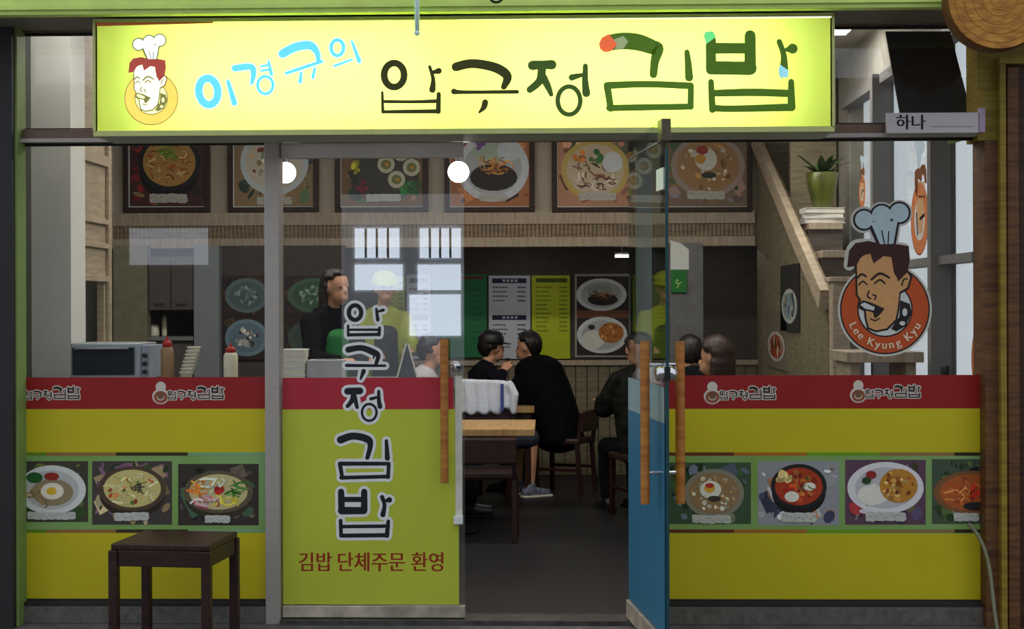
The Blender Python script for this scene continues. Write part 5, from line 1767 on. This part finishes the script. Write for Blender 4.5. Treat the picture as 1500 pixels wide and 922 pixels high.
# ------------------------------------------------------------------ lamps
m_globe = glow('globe_lamp_light', (255, 252, 246), GLOBE)
for u, v, yy, lab in ((671.5, 252, .9, 'round white globe lamp glowing at the edge of the closed door'), (418, 253, .9, 'round white globe lamp half hidden by the steel post')):
    p = at(u, v, yy)
    g_ = thing('globe_lamp', lab, 'lamp', p, group='globe pendant lamps')
    build('globe', MB().ball((0, 0, 0), 15.5 * (CAM_D + yy) / F_PX, 24, 16), m_globe, g_, smooth=True, local=True)
    build('fitting', MB().lathe([(.018, .05), (.018, .085), (.006, .09)], (0, 0, 0), 14), M_CHROME, g_, local=True)
    build('cord', MB().tube([(0, 0, .09), (0, 0, HC - p.z)], .003, 6), M_CREAM, g_, local=True)


def ceiling_lamp(label, x, y, z, w, d, s, grp):
    c = thing('ceiling_lamp', label, 'lamp', (x, y, z), 0, grp)
    build('housing', MB().box(-w / 2 - .02, w / 2 + .02, -d / 2 - .02, d / 2 + .02, -.03, 0), mat('lamp_housing_white', (220, 220, 216), .5, var=.02), c, .004, local=True)
    build('diffuser', MB().box(-w / 2, w / 2, -d / 2, d / 2, -.045, -.03), glow('ceiling_lamp_light_%d' % len(bpy.data.materials), (255, 249, 238), s), c, local=True)


for i, xx in enumerate((-2.4, -1.0, .5, 1.5)):
    ceiling_lamp('long ceiling lamp over the front of the room, %s from the kitchen side' % ['first', 'second', 'third', 'fourth'][i], xx, 2.3, HC, 1.1, .3, LAMP_FRONT, 'front ceiling lamps')
for i, xx in enumerate((-2.1, -1.0, .1, 1.2)):
    ceiling_lamp('small ceiling lamp close behind the shopfront, %s from the kitchen side' % ['first', 'second', 'third', 'fourth'][i], xx, .5, HC, .6, .12, LAMP_NEAR, 'shopfront ceiling lamps')
for i, xx in enumerate((AX(560, 5.6), AX(760, 5.6), AX(1050, 5.6))):
    ceiling_lamp('added hidden lamp under the mezzanine, %s from the kitchen side' % ['first', 'second', 'third'][i], xx, 5.6, zB0 + .13, .3, .1, LAMP_BACK, 'added mezzanine lamps')  # added out of sight behind the beam board to brighten the back wall
dl = at(911, 375, 5.7)
c = thing('spot_lamp', 'small bright lamp hanging low under the mezzanine above the doorway', 'lamp', dl)
build('housing', MB().box(-.06, .06, -.025, .025, .006, .03), MATS['lamp_housing_white'], c, .003, local=True)
build('stem', MB().tube([(0, 0, .03), (0, 0, zB0 + .13 - dl.z)], .006, 8), M_CHROME, c, local=True)
build('diffuser', MB().box(-.056, .056, -.028, .022, -.012, .006), glow('spot_lamp_light', (255, 249, 238), LAMP_BACK), c, local=True)

# dark sheet standing in for a dark building reflected in the upper right pane
db = thing('dark_reflection_sheet', 'dark slanted sheet standing for a reflection in the upper pane right of the sign', 'reflection stand-in', at(1355, 186, .25))
pts = [(at(a, b, .25).x, at(a, b, .25).z) for a, b in ((1297, 46), (1392, 46), (1428, 187), (1322, 187))]
build('slanted_sheet', MB().prism_y(pts, .25, .262), mat('dark_reflection_tone', (54, 50, 50), .6, var=.2), db)  # no real blind: the dark reflection is built as a sheet
build('bottom_bar', MB().box(pts[3][0], pts[2][0], .245, .267, pts[3][1] - .012, pts[3][1] + .006), M_STEEL, db)

# ------------------------------------------------------------------ across the street (mirrored in the glass)
YO = -20.0
FX = 1 + 20 / 7.1


def mir(px, py):
    """point across the street that the shop glass mirrors at this pixel"""
    d = CAM_R @ Vector(((px - 750.0) / F_PX, -(py - HOR) / F_PX, -1.0))
    t_ = (CAM_D + 20.0) / d.y
    return CAM_P + d * t_


tag(build('street', MB().box(-30, 30, -30, -14, -.16, -.04), mat('asphalt', (70, 70, 72), .8)), 'asphalt street', kind='structure')
ob = thing('opposite_building', 'grey building across the street mirrored in the glass', 'building', (0, YO - .2, 0))
m_ob = mat('grey_brick_facade', (66, 62, 60), .8, var=.15, scale=2)
build('wall', MB().box(-14, 14, YO - 3, YO - .2, -.05, 5.6), m_ob, ob)
sf = thing('opposite_storefront', 'white lit storefront with window bars across the street, mirrored in the closed door', 'storefront', (mir(590, 400).x, YO, 0))
a, b = mir(500, 285), mir(690, 500)
build('facade', MB().box(a.x, b.x, YO - .19, YO, 0, a.z), mat('white_facade', (226, 226, 230), .6, var=.03), sf)
m_lit = glow('lit_shop_window', (226, 238, 255), 5.5)
for (u0, v0, u1, v1) in ((520, 335, 585, 378), (615, 335, 675, 378), (520, 388, 590, 425), (612, 388, 675, 425), (600, 432, 675, 492)):
    p0, p1 = mir(u0, v0), mir(u1, v1)
    w_ = build('window', MB().box(p0.x, p1.x, YO, YO + .03, p1.z, p0.z), m_lit, sf)
    for k in range(1, 4):
        xx = p0.x + (p1.x - p0.x) * k / 4
        if v0 == 335:
            build('window_bar', MB().box(xx - .02, xx + .02, YO + .03, YO + .06, p1.z, p0.z), M_GREY, w_)
p0, p1 = mir(190, 335), mir(305, 388)
ls = thing('mirrored_glow_panel', 'added white glowing panel across the street, mirrored in the left window', 'sign', ((p0.x + p1.x) / 2, YO, p1.z))
build('box', MB().box(p0.x - .05, p1.x + .05, YO - .19, YO, p1.z - .05, p0.z + .05), M_GREY, ls)
build('face', MB().box(p0.x, p1.x, YO, YO + .02, p1.z, p0.z), glow('mirrored_panel_glow', (226, 234, 250), 2.6), ls)  # added glow that gives the left pane its pale reflection

# pale wall across the lane beside the shop
tag(build('wall_lane', MB().box(XS + 3.6, XS + 3.8, -2.5, 9, -.05, 4.2), mat('pale_lane_wall', (222, 222, 228), .8, var=.04, scale=2)), 'pale wall across the side lane', kind='structure')
tag(build('ground_lane', MB().box(XS + .1, XS + 3.8, .1, 9, -.1, -.02), mat('pale_lane_paving', (150, 150, 150), .8)), 'paving of the side lane', kind='structure')
